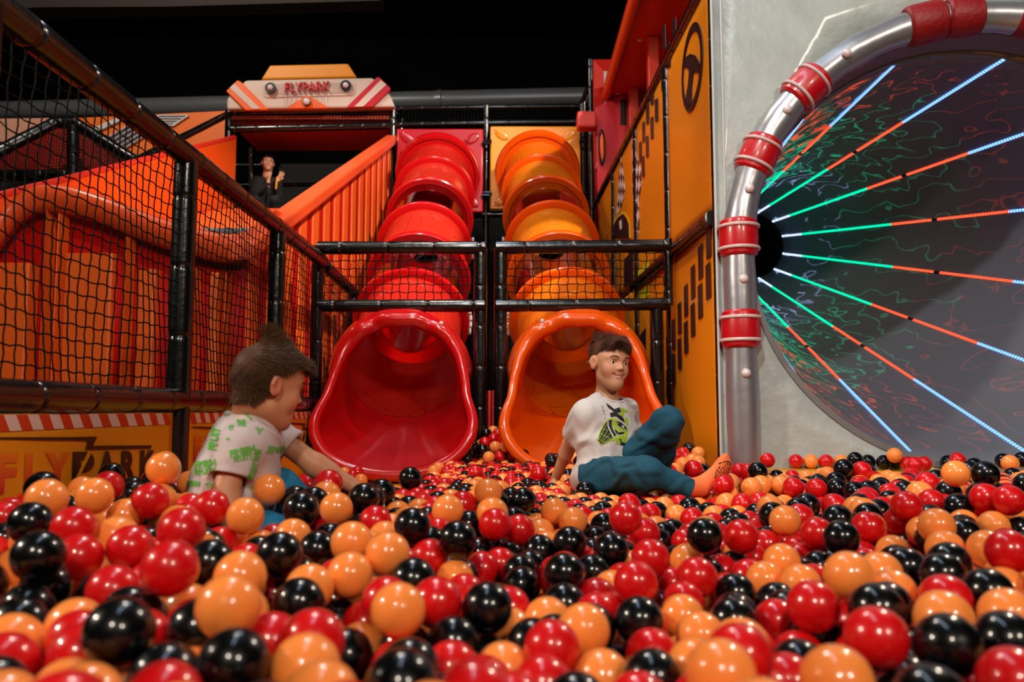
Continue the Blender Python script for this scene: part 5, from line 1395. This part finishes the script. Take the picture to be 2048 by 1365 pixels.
tee2, VU, FU = np_obj('t_shirt', V, Fq, M_TEE2, b2, 2, noise=folds(.0045, [((.6, .2, .8), 52), ((-.5, .1, .9), 60), ((.9, .2, .3), 44)], 9), label='white T-shirt printed all over with green words')
M_GRN = mat('green_print', rgb(96, 184, 66), .7)
def bx(x, y): return (340 + x / 3.412, 630 + y / 3.412)
TW = []
for t, x, y, w, h, rot in (('FRESH', 415, 975, 175, 48, -14), ('FRUITY &', 440, 1010, 165, 42, -12), ('THE', 455, 765, 60, 46, -60 + 60), ('IT', 405, 790, 34, 30, -5), ('FRESH', 170, 1050, 150, 46, -8), ('FRUITY', 175, 1100, 150, 44, -8), ('FRUIT', 318, 930, 160, 60, -78), ('Y', 575, 810, 60, 40, 8), ('&', 385, 880, 40, 36, -10), ('THE', 700, 960, 60, 46, -70), ('FRUITY', 570, 1130, 120, 50, -70), ('FRESH', 560, 1215, 130, 46, -18), ('IS', 350, 700, 80, 30, -50), ('FRESH', 95, 1165, 110, 40, 6), ('FRESH', 730, 950, 70, 40, -25), ('THE', 600, 1010, 90, 40, -74), ('FRUIT', 380, 700, 70, 30, -30), ('TH', 250, 1190, 60, 40, -10), ('ITS', 510, 690, 60, 18, 40)):
    X, Y_ = bx(x, y); TW.append(txt_px(t, X, Y_, w / 3.412, h / 3.412, rot, .055))
project_print('green_lettering', VU, FU, px_print(TW, 1.55, 4.0), M_GRN, tee2, None, .0018, label='green FRESH and FRUITY lettering')
rp_ = []; bvT = BVHTree.FromPolygons([Vector(p) for p in VU], [tuple(q) for q in FU.tolist()])
for k in range(40):
    a = 2 * PI * k / 40; h = bvT.find_nearest(Vector(nb2 + np.array((math.cos(a) * .064 + .006, math.sin(a) * .064, .018)))); rp_.append(h[0])
for _ in range(4): rp_ = [(rp_[i - 1] + rp_[i] * 2 + rp_[(i + 1) % 40]) / 4 for i in range(40)]
mb = MB(); mb.tube(rp_, .0055, n=8, closed=True); mb.build('collar_rib', M_TEE2, tee2)
# shorts, legs
M_BLUE = mat('blue_shorts', rgb(10, 116, 160), .8, bump=.2, bscale=90, bdist=.002)
k2r = W(560, 1095, 1.86); k2l = W(648, 1042, 2.10); hp = pel2 + [.02, 0, -.05]
v = Vol(np.minimum(hp, k2r) - .16, np.maximum(k2l, hp) + .15, .0045); v.ell(hp + [.0, 0, .0], (.11, .11, .08), None, k=.03); v.cone(hp + [.02, -.05, 0], k2r, .078, .068, k=.03); v.cone(W(540, 985, 2.08), k2l, .060, .052, k=.03); v.cone(hp + [.02, .05, 0], W(540, 990, 2.06), .075, .070, k=.03)
V, Fq = v.mesh(); np_obj('shorts', V, Fq, M_BLUE, b2, 2, noise=folds(.004, [((.8, .4, .5), 52), ((.5, -.3, .8), 44)], 5))
v = Vol(np.minimum(k2r, k2l) - [.32, .1, .22], np.maximum(k2r, k2l) + .1, .0045); zf = .035
for kk, sh in ((k2r, -.06), (k2l, .04)):
    kf = np.array((kk[0], kk[1], max(zf + .01, kk[2] - .03))); v.cone(kk, kf, .05, .048, k=.02); v.cone(kf, (kf[0] - .22, kf[1] + sh * .3, zf), .046, .032, k=.02); v.ell((kf[0] - .27, kf[1] + sh * .3, zf - .0), (.06, .028, .026), None, k=.02)
V, Fq = v.mesh(); np_obj('legs', V, Fq, M_SKIN, b2, 1, lambda V_: np.tile(np.array(lin((.78, .54, .40))), (len(V_), 1)))
for a, b, r in ((pel2, nb2, .12), (sr2, er2, .055), (er2, wr2, .034), (sl2, el2, .045), (el2, wl2, .034), (hp, k2r, .085), (hp, k2l, .08), (wl2, wl2 + np.array((.06, 0, -.04)), .03)): obst(a, b, r)

# ---------------------------------------------------------------- woman up in the dark tower
b3 = thing('person', 'woman in black crouching in the dark tower doorway, hands raised to her chin', 'person', tuple(W(540, 420, 10.5)))
h3 = W(536, 327, 10.4); M3 = frame(22, 0, 4)
v = Vol(h3 - [.30, .28, .40], h3 + [.36, .22, .16], .005); P3 = head_prims(v, h3, M3, 1.0, smile=0)
n3 = h3 + [-.02, .03, -.16]; v.cone(h3 + [0, .02, -.05], n3, .052, .058, k=.02)
wR = W(537, 363, 10.25); wL = W(556, 360, 10.25); hand(v, wR, (.12, -.05, 1), (.3, .3, .1), s=.95, curl=.25, spread=.3, side=1); hand(v, wL, (.5, -.05, .75), (-.3, .3, .2), s=.95, curl=.3, spread=.15, side=-1)
v.cone(wR + [0, 0, -.06], wR, .026, .022, k=.01); v.cone(wL + [0, 0, -.06], wL, .026, .022, k=.01)
V, Fq = v.mesh(); s3, V3, F3 = np_obj('skin', V, Fq, M_SKIN, b3, 1, skin_col(P3, 1.0, (.78, .55, .43), (.80, .42, .34))); face_parts(P3, M3, 1.0, b3, V3, F3)
def mask3(C_, N):
    q = loc(C_, h3, M3, 1.0); return ((q[:, 2] > np.where(q[:, 1] > .02, .056, -.02 + np.clip(q[:, 1] + .02, 0, 1) * 2)) & (q[:, 2] > -.05)).astype(float)
cap = F3[mask3(V3[F3].mean(1), None) > 0]; used = np.unique(cap); mp = -np.ones(len(V3), int); mp[used] = np.arange(len(used)); Nn = vnormals(V3, F3)
me = bpy.data.meshes.new('hair'); me.from_pydata((V3[used] + Nn[used] * .014).tolist(), [], mp[cap].tolist()); me.materials.append(M_HAIRD); me.shade_smooth(); hr3 = bpy.data.objects.new('hair', me); COL.objects.link(hr3); hr3.parent = b3; hr3['label'] = 'dark hair tied back'
mb = MB(); mb.sphere(Vector(P3(0, -.12, .02)), .035, 12, 8); mb.build('hair_bun', M_HAIRD, hr3)
M_BLK = mat('black_clothes', rgb(12, 12, 13), .9)
v = Vol(h3 - [.42, .35, .95], h3 + [.48, .45, -.05], .008); zb3 = 2.92
v.cone(n3 + [-.13, .02, -.06], n3 + [.13, .02, -.08], .065, .065, k=.04); v.ell(n3 + [-.03, .06, -.25], (.19, .13, .22), None, k=.05); v.ell(n3 + [-.02, .12, -.47], (.19, .17, .13), None, k=.05)
for q, wv in ((-1, wR), (1, wL)):
    s_ = n3 + [q * .15, .02, -.08]; e_ = n3 + [q * .17 + .03, -.10, -.30]; v.cone(s_, e_, .052, .044, k=.02); v.cone(e_, wv + [0, 0, -.045], .042, .034, k=.01)
    kn = n3 + [q * .13 + .04, -.18, -.38]; v.cone(n3 + [q * .1, .12, -.48], kn, .085, .065, k=.03); v.cone(kn, (kn[0], kn[1] + .10, zb3 + .06), .06, .045, k=.02); v.ell((kn[0], kn[1] + .04, zb3 + .035), (.045, .12, .035), None, k=.02)
v.ell(n3 + [0, 0, .035], (.055, .055, .04), None, k=.01, mode='sub')
V, Fq = v.mesh(); np_obj('black_clothing', V, Fq, M_BLK, b3, 1)
mb = MB(); mb.tube([Vector(W(555, 354, 10.12)), Vector(W(553, 366, 10.12)), Vector(W(552, 378, 10.14))], .012, n=6); mb.build('yellow_lanyard', mat('lanyard_yellow', rgb(226, 150, 30), .6), b3)
# ================================================================ ball pit
BR = .0375
HL = """170,155,135,K;177,212,160,O;378,185,143,O;660,125,132,O;600,185,130,K;645,70,90,O;520,165,100,K;715,85,75,R;895,183,125,O;770,205,130,O;1230,150,105,R;1205,240,140,K;1450,205,125,K;1340,275,130,O;640,235,140,R;840,235,140,R;130,285,165,K;303,320,170,R;460,360,165,O;395,275,125,K;540,290,130,K;690,280,140,O;615,385,145,K;512,425,175,R;780,425,175,O;335,455,180,R;150,460,200,K;740,350,180,R;925,370,145,R;865,300,115,K;990,240,115,K;1030,300,125,O;960,320,145,O;1165,370,145,O;1270,440,150,K;1090,500,180,K;1030,430,125,K;1400,385,165,O;1540,425,175,O;1650,335,145,K;1820,380,150,K;1775,255,125,O;1945,175,110,O;1975,260,125,O;1860,225,110,R;285,550,170,O;200,570,190,K;660,535,220,R;840,510,135,K;945,540,200,O;620,660,220,K;470,620,180,O;910,645,250,O;1205,650,200,K;1230,580,190,O;1375,545,180,O;1110,650,140,R;1470,640,165,O;1590,700,215,O;1660,560,180,K;1790,660,200,R;1810,545,150,O;1890,530,140,R;1890,700,200,K;1400,745,180,K;1210,790,170,K;770,760,240,K;470,800,270,K;80,740,220,K;140,660,200,K;370,740,200,K;910,880,280,K;1070,840,240,R;1300,960,230,R;1350,880,220,K;1460,860,180,O;1640,900,230,K;1770,830,160,O;1940,850,200,K;230,870,190,O;60,940,200,R;330,170,110,O;430,150,120,R;550,105,85,R;470,105,90,R;300,120,100,K;1105,260,100,K;1140,220,110,R;1330,200,110,K;1530,215,110,K;1610,300,120,O;1460,310,110,O;1560,250,110,O;1500,360,120,K;1080,360,110,R;1290,370,130,R;30,290,130,R;20,440,150,R;110,390,150,O;240,390,130,K;50,380,110,O;430,440,130,O;440,560,150,K;20,590,150,R;330,620,150,K;260,700,170,O;820,600,160,O;1000,620,140,R;1050,640,140,K;600,440,110,K;1900,420,130,K;1960,330,130,R;1870,330,110,O;2010,370,120,R"""
HR_ = """1022,42,60,R;1115,52,54,R;1372,40,62,K;1555,55,60,O;1612,62,66,R;1783,42,62,R;1850,65,65,K;1895,105,105,K;1780,105,105,O;1993,55,66,O;1965,45,62,K;2040,40,62,K;978,105,78,K;1328,88,78,K;1408,100,78,R;1297,130,80,K;722,77,76,R;797,155,82,R;103,125,66,R;175,117,68,R;222,112,62,K;325,148,65,K;185,180,70,O;378,195,75,O;515,175,72,O;450,200,74,O;610,145,74,R;675,147,74,R;600,178,74,K;606,212,74,R;705,192,75,R;667,235,85,R;870,185,80,O;925,155,70,R;920,225,90,R;958,195,72,R;1008,185,75,K;1100,180,78,O;1040,176,78,O;40,215,100,K;30,295,105,K;175,280,110,O;115,345,112,O;225,335,112,O;330,325,108,K;360,255,90,K;455,275,130,R;265,280,95,R;395,320,95,R;530,335,120,R;120,415,130,K;250,405,120,K;390,415,140,K;540,445,150,R;690,465,135,O;770,345,140,K;910,380,135,R;1063,335,120,O;1220,355,130,R;1320,390,140,K;1425,320,125,R;1530,310,112,R;1410,265,110,O;1305,290,120,K;1700,310,140,O;1590,250,120,R;1640,210,100,O;1690,380,130,K;1795,370,130,K;1890,400,150,O;1980,430,170,R;1970,520,160,O;1730,480,165,K;1720,570,160,R;1360,530,190,O;1470,500,170,O;1575,540,160,K;1270,470,125,O;905,460,125,O;900,520,130,R;745,540,160,R;480,560,172,R;405,530,125,O;245,540,160,K;990,570,150,O;1165,585,155,O;1060,635,165,K;910,600,150,R;1775,240,112,K;1990,210,120,R;1870,190,112,K;1260,640,170,R;1180,720,200,R;1540,640,190,O;1520,685,200,K;1730,690,220,O;1900,610,190,K;1500,800,245,R;1720,820,250,K;1950,850,240,K;1950,730,210,O;895,705,155,K;665,700,175,O;520,750,190,K;255,730,202,O;370,670,135,R;150,660,145,R;750,770,190,O;710,830,185,O;935,850,232,O;1140,830,200,R;390,850,150,O;90,770,175,O;150,860,220,R;300,920,220,O;550,890,200,R;740,960,210,K;1060,770,160,K;1340,850,180,K;1380,730,140,O;1380,960,210,R;60,960,160,O;20,480,110,K;30,600,150,K;120,560,110,O;60,660,120,K;350,590,120,K;600,540,120,O;790,450,130,K;640,560,140,R;800,560,130,O;1020,430,120,R;1120,400,115,R;1150,500,120,R;1000,490,120,R;1090,540,130,R;840,620,130,R;700,620,150,R;1450,640,150,R;1620,560,130,K;1850,500,130,O;1900,480,130,O;1150,285,110,R;1200,240,90,K;1010,270,95,K;940,270,85,K;830,290,90,R;750,290,90,K;700,300,90,O;620,330,95,R;560,290,90,R;480,230,90,R;1180,200,75,R;1250,190,75,K;1340,205,80,K;1430,205,85,K;1520,210,90,R;1560,170,80,O;1480,160,75,O;1650,150,90,R;1700,130,80,K;1600,130,70,R;1500,115,62,O;1240,110,62,O;1180,120,62,O;1120,110,60,R;1060,110,60,K;1200,90,56,R;1270,85,56,O;1470,75,58,K;1560,95,60,R;1650,90,60,R;1730,60,58,K;1480,52,56,K;1250,60,50,K;1050,80,50,O"""
def parse(t, x0):
    out = []
    for e in t.replace('\n', ';').split(';'):
        a, b, d, c = e.split(','); a, b, d = float(a), float(b), float(d)
        px, py, s = x0 + a / 2, 900 + b / 2, d / 2 / (2 * BR)
        Y = F / s * .995; w = at(px, py, Y); out.append((w.x, w.y, max(w.z, BR), c))
    return out
# a few balls named one by one below
NAMED = [(1387, 940, 38, 'R', 'red ball resting on the shin of the boy in white'), (1378, 898, 26, 'K', 'lone black ball topmost of the heap at the foot of the yellow wall'), (731, 956, 24, 'O', 'orange ball on the bare mat just before the red slide lip'), (1535, 921, 30, 'R', 'red ball on the kerb just right of the silver arch leg'), (2020, 927, 33, 'O', 'orange ball on the kerb near the right edge'), (447, 991, 62, 'O', "orange ball by the near elbow of the boy in green print"), (602, 1020, 70, 'K', 'black ball before the blue shorts, left of the reaching hand'), (615, 975, 52, 'R', 'red ball under the reaching forearm'), (725, 1002, 62, 'K', 'black ball hiding the reaching hand')]
H = [(w[0], w[1], w[2], w[3], 1) for w in parse(HL, 0) + parse(HR_, 1024)]
for px, py, d, c, lb_ in NAMED:
    w = at(px, py, F / (d / (2 * BR))); H = [h for h in H if (h[0] - w.x) ** 2 + (h[1] - w.y) ** 2 + (h[2] - w.z) ** 2 > .05 ** 2]; H.append((w.x, w.y, max(w.z, BR), c, 2))
# heap behind and between the slides, small heaps by the wall
r_ = random.Random(21)
for x, y, hh in [(-.33 + .075 * i, 4.95 + .06 * (i % 2) + .14 * j, .22 - .015 * abs(i - 3) + .035 * j) for i in range(7) for j in range(3)]: H.append((x, y, hh, r_.choice('RKO'), 1))
for px, py in ((1366, 908), (1352, 915), (1372, 918), (1385, 922), (1396, 926), (1362, 930), (1345, 928), (1338, 940), (1395, 912)): w = at(px, py, 4.45 - (py - 908) * .02); H.append((w.x, w.y, w.z, r_.choice('RRKO'), 1))
for px, py in ((636, 922), (655, 935), (690, 948), (705, 954), (713, 946), (672, 940), (720, 962), (700, 966)): w = at(px, py, 4.85 - (py - 922) * .012); H.append((w.x, w.y, max(BR, w.z), r_.choice('RRO'), 1))
Hp = np.array([h[:3] for h in H])
def surf_h(x, y):
    """height of the ball surface, from the placed balls"""
    d2 = (x[:, None] - Hp[None, :, 0]) ** 2 + (y[:, None] - Hp[None, :, 1]) ** 2; w = np.exp(-d2 / (2 * .10 ** 2)) + 1e-9; return (w * Hp[None, :, 2]).sum(1) / w.sum(1), d2.min(1)
cand = []
a = BR * 2 * 1.0
for L in range(9):
    z = BR + L * a * .80; j = 0; y = .55 + (L % 2) * a * .29
    while y < 5.25:
        x = -1.24 + ((j + L) % 2) * a / 2
        while x < 3.2:
            cand.append((x, y, z)); x += a
        j += 1; y += a * .866
cand = np.array(cand) + rng.normal(0, .014, (len(cand), 3))
sh, dm = surf_h(cand[:, 0], cand[:, 1])
px_ = cand[:, 0] / cand[:, 1] * F + 1024
keep = (np.abs(px_ - 1024) < 1024 + 130 + 60 / cand[:, 1]) & (cand[:, 0] > FX + .05)
sh = np.where(cand[:, 1] > 3.5, np.minimum(sh, .14 + .0 * sh), sh)
mid = (cand[:, 0] > -.62) & (cand[:, 0] < .2) & (cand[:, 1] > 3.2)
sh = np.where(mid, np.minimum(np.maximum(sh, .06), .10 + (cand[:, 1] > 4.9) * .12), sh)
rk = (cand[:, 0] > 1.1) & (cand[:, 1] > 3.3); sh = np.where(rk, np.minimum(sh, .115), sh)
keep &= cand[:, 2] < np.maximum(sh, .045) + .01
bare = lambda P: (P[:, 0] < -.40 + .04 * np.sin(P[:, 1] * 9)) & (P[:, 1] > 2.72 + .1 * np.sin(P[:, 0] * 7))
keep &= ~bare(cand)                     # bare mat at the left back
keep &= cand[:, 2] > sh - .17
wallY = AC.y + (cand[:, 0] - AC.x) * -math.tan(TH) - .10
keep &= ~((cand[:, 0] > 1.12) & (cand[:, 1] > wallY - .27)) & ~((cand[:, 0] > .98) & (cand[:, 1] > 4.25) & (cand[:, 1] > 5.2))
keep &= ~((cand[:, 0] > 1.05) & (cand[:, 1] > 4.2))
for cx in (-.72, .435): keep &= ~((np.abs(cand[:, 0] - cx) < .50 - np.clip(5.05 - cand[:, 1], 0, 1) * 1.2) & (cand[:, 1] > 4.80))
C_ = cand[keep]
d2 = ((C_[:, None, :] - Hp[None]) ** 2).sum(-1).min(1); C_ = C_[d2 > (1.15 * BR) ** 2 * 1.6]
colr = rng.choice(['R', 'K', 'O'], len(C_), p=[.36, .34, .30])
POS = np.concatenate([Hp, C_]); FIXW = np.concatenate([np.array([.12 if h[4] == 1 else .03 for h in H]), np.ones(len(C_))]); COLR = [h[3] for h in H] + list(colr)
def pairs(P):
    cs = 2 * BR; g = np.floor(P / cs).astype(np.int64); key = g[:, 0] * 1000003 + g[:, 1] * 1009 + g[:, 2]; o = np.argsort(key, kind='stable'); ks = key[o]; I = []; J = []
    for dx in (-1, 0, 1):
        for dy in (-1, 0, 1):
            for dz in (-1, 0, 1):
                nk = (g[:, 0] + dx) * 1000003 + (g[:, 1] + dy) * 1009 + g[:, 2] + dz
                lo_ = np.searchsorted(ks, nk, 'left'); hi_ = np.searchsorted(ks, nk, 'right')
                for q in range(int((hi_ - lo_).max())):
                    m = lo_ + q < hi_; i = np.nonzero(m)[0]; j = o[lo_[m] + q]; k = i < j; I.append(i[k]); J.append(j[k])
    return np.concatenate(I), np.concatenate(J)
for it in range(120):
    if it % 4 == 0: I, J = pairs(POS)
    d = POS[J] - POS[I]; L = np.linalg.norm(d, axis=1) + 1e-9; m = L < 2 * BR; i, j = I[m], J[m]; ov = (2 * BR - L[m]); n = d[m] / L[m][:, None]; wi, wj = FIXW[i], FIXW[j]; sw = wi + wj
    D = np.zeros_like(POS); np.add.at(D, i, -n * (ov * wi / sw)[:, None] * .55); np.add.at(D, j, n * (ov * wj / sw)[:, None] * .55); POS += D
    POS[len(H):, 2] -= .0006
    for a_, b_, r in OBST:
        ab = b_ - a_; t = np.clip(((POS - a_) @ ab) / (ab @ ab), 0, 1); q = a_ + t[:, None] * ab; e = POS - q; l = np.linalg.norm(e, axis=1) + 1e-9; m = l < r + BR; POS[m] += e[m] / l[m][:, None] * ((r + BR - l[m]) * .5)[:, None]
    for cx, czz in ((-.72, 0), (.435, 0)):      # slide lips
        e = POS - np.array((cx, 5.28, .25)); m = (np.hypot(e[:, 0], e[:, 1]) < .53 + 0) & (POS[:, 2] < .5) & (np.hypot(e[:, 0], e[:, 1]) > .3); l = np.hypot(e[:, 0], e[:, 1]); POS[m, :2] += e[m, :2] / l[m][:, None] * ((.53 - l[m]) * .3)[:, None]
    POS[:, 2] = np.maximum(POS[:, 2], BR + .012); POS[:, 0] = np.maximum(POS[:, 0], FX + .05 + BR)
    wy = AC.y + (POS[:, 0] - AC.x) * -math.tan(TH) - .06 - BR; m = (POS[:, 0] > 1.12) & (POS[:, 1] > wy); POS[m, 1] = wy[m]
    kb = (POS[:, 0] > 1.24) & (POS[:, 1] > wy - .24 + BR); POS[kb, 2] = np.maximum(POS[kb, 2], .148 + BR)
    lg = AP(-RA, 0, AD); e = POS[:, :2] - np.array((lg.x, lg.y)); l = np.linalg.norm(e, axis=1) + 1e-9; m = l < .085 + BR; POS[m, :2] += e[m] / l[m][:, None] * ((.085 + BR - l[m]) * .6)[:, None]
I, J = pairs(POS); L = np.linalg.norm(POS[J] - POS[I], axis=1); print('max overlap', 2 * BR - L.min(), 'mean', np.maximum(0, 2 * BR - L).mean())
# keep clear of the camera
dc = np.linalg.norm(POS - np.array((0, 0, CAMZ)), axis=1); ok = (dc > .40)
# visibility raster to find the 300 that show largest
RW, RH = 1024, 683; buf = -np.ones((RH, RW), int); od = np.argsort(-POS[:, 1]); cp_, sp_ = math.cos(PITCH), math.sin(PITCH); PR = {}
for i in od:
    if not ok[i]: continue
    x, y, z = POS[i] - np.array((0, 0, CAMZ)); dep = y * cp_ + z * sp_; up_ = -y * sp_ + z * cp_
    if dep < .2: continue
    u = 512 + 800 * x / dep; w = 341.25 - 800 * up_ / dep; r = 800 * BR / dep
    x0_, x1_, y0_, y1_ = int(max(0, u - r)), int(min(RW, u + r + 1)), int(max(0, w - r)), int(min(RH, w + r + 1))
    if x1_ <= x0_ or y1_ <= y0_: continue
    yy, xx = np.mgrid[y0_:y1_, x0_:x1_]; m = (xx + .5 - u) ** 2 + (yy + .5 - w) ** 2 < r * r; buf[y0_:y1_, x0_:x1_][m] = i; PR[i] = (u * 2, w * 2, r * 2)
cnt = np.bincount(buf[buf >= 0], minlength=len(POS)); order = np.argsort(-cnt); nH = len(H); special = {}
for k, (px, py, d, c, lb_) in enumerate(NAMED): special[nH_ := [q for q, h in enumerate(H) if h[4] == 2][k]] = lb_
big = [int(i) for i in order if cnt[i] > 0 and int(i) not in special][:300 - len(special)] + list(special)
CM = {'R': mat('red_ball_plastic', rgb(208, 12, 18), .32, coat=.8, coatr=.03, spec=.3, sss=.25, sssr=(1, .2, .1)), 'O': mat('orange_ball_plastic', rgb(255, 146, 66), .32, coat=.8, coatr=.03, spec=.3, sss=.25, sssr=(1, .5, .2)), 'K': mat('black_ball_plastic', rgb(4, 5, 7), .3, coat=.75, coatr=.03, spec=.2)}
CN = {'R': 'red', 'O': 'orange', 'K': 'black'}
BM = {}
for c in 'ROK':
    mb = MB(); mb.sphere((0, 0, 0), BR, 32, 20)
    o = mb.build('ball', CM[c], angle=180); BM[c] = o.data; bpy.data.objects.remove(o)
_o = ['first', 'second', 'third', 'fourth', 'fifth', 'sixth', 'seventh', 'eighth', 'ninth', 'tenth', 'eleventh', 'twelfth', 'thirteenth', 'fourteenth', 'fifteenth', 'sixteenth', 'seventeenth', 'eighteenth', 'nineteenth', 'twentieth']
ORD = _o + ['twenty-' + w for w in _o[:9]] + ['thirtieth'] + ['thirty-' + w for w in _o[:9]]
STRIP = ['bottom edge strip', 'second strip up', 'third strip up', 'fourth strip up', 'fifth strip up', 'sixth strip up', 'seventh strip up', 'eighth strip up', 'ninth strip up', 'tenth strip up', 'topmost strip']
def strip_of(i): return min(10, max(0, int((1365 - PR[i][1]) / 42)))
rows = {}
for i in big:
    if i not in special: rows.setdefault((COLR[i], strip_of(i)), []).append(i)
LAB = {}
for (c, s_), L_ in rows.items():
    for k, i in enumerate(sorted(L_, key=lambda q: PR[q][0])): LAB[i] = f'glossy {CN[c]} ball, {ORD[k]} {CN[c]} one from the left, {STRIP[s_]} of pit'
for i in big:
    c = COLR[i]; o = bpy.data.objects.new('plastic_ball', BM[c]); COL.objects.link(o); o.location = POS[i]; o.rotation_euler = (r_.uniform(0, 6), r_.uniform(0, 6), 0)
    tag(o, special.get(i) or LAB[i], 'ball', 'plastic balls in the ball pit')
bs = set(big); rest = [i for i in range(len(POS)) if i not in bs and ok[i]]
sv = []; sf = []
for j in range(11):
    ph = PI * j / 10 - PI / 2
    for k in range(16): sv.append((math.cos(ph) * math.cos(k * PI / 8), math.cos(ph) * math.sin(k * PI / 8), math.sin(ph)))
for j in range(10):
    for k in range(16): sf.append((j * 16 + k, j * 16 + (k + 1) % 16, (j + 1) * 16 + (k + 1) % 16, (j + 1) * 16 + k))
sv = np.array(sv) * BR; sf = np.array(sf); P_ = POS[rest]
VV = (P_[:, None, :] + sv[None]).reshape(-1, 3); FF = (np.arange(len(rest))[:, None, None] * len(sv) + sf[None]).reshape(-1, 4)
me = bpy.data.meshes.new('ball_fill'); me.vertices.add(len(VV)); me.vertices.foreach_set('co', VV.ravel().astype(np.float32)); me.loops.add(len(FF) * 4); me.loops.foreach_set('vertex_index', FF.ravel().astype(np.int32)); me.polygons.add(len(FF)); me.polygons.foreach_set('loop_start', (np.arange(len(FF)) * 4).astype(np.int32)); me.polygons.foreach_set('loop_total', np.full(len(FF), 4, np.int32))
for c in 'ROK': me.materials.append(CM[c])
mi = np.repeat(np.array(['ROK'.index(COLR[i]) for i in rest]), len(sf)); me.polygons.foreach_set('material_index', mi.astype(np.int32)); me.update(calc_edges=True); me.validate(); me.shade_smooth()
o = bpy.data.objects.new('ball_fill', me); COL.objects.link(o); tag(o, 'dense fill of smaller-looking red, orange and black plastic balls', 'balls', 'balls filling the pit', 'stuff')
print('BALLS', len(H), len(C_), 'visible', int((cnt > 0).sum()), 'min big', int(cnt[big[290]]))
settle_parents()
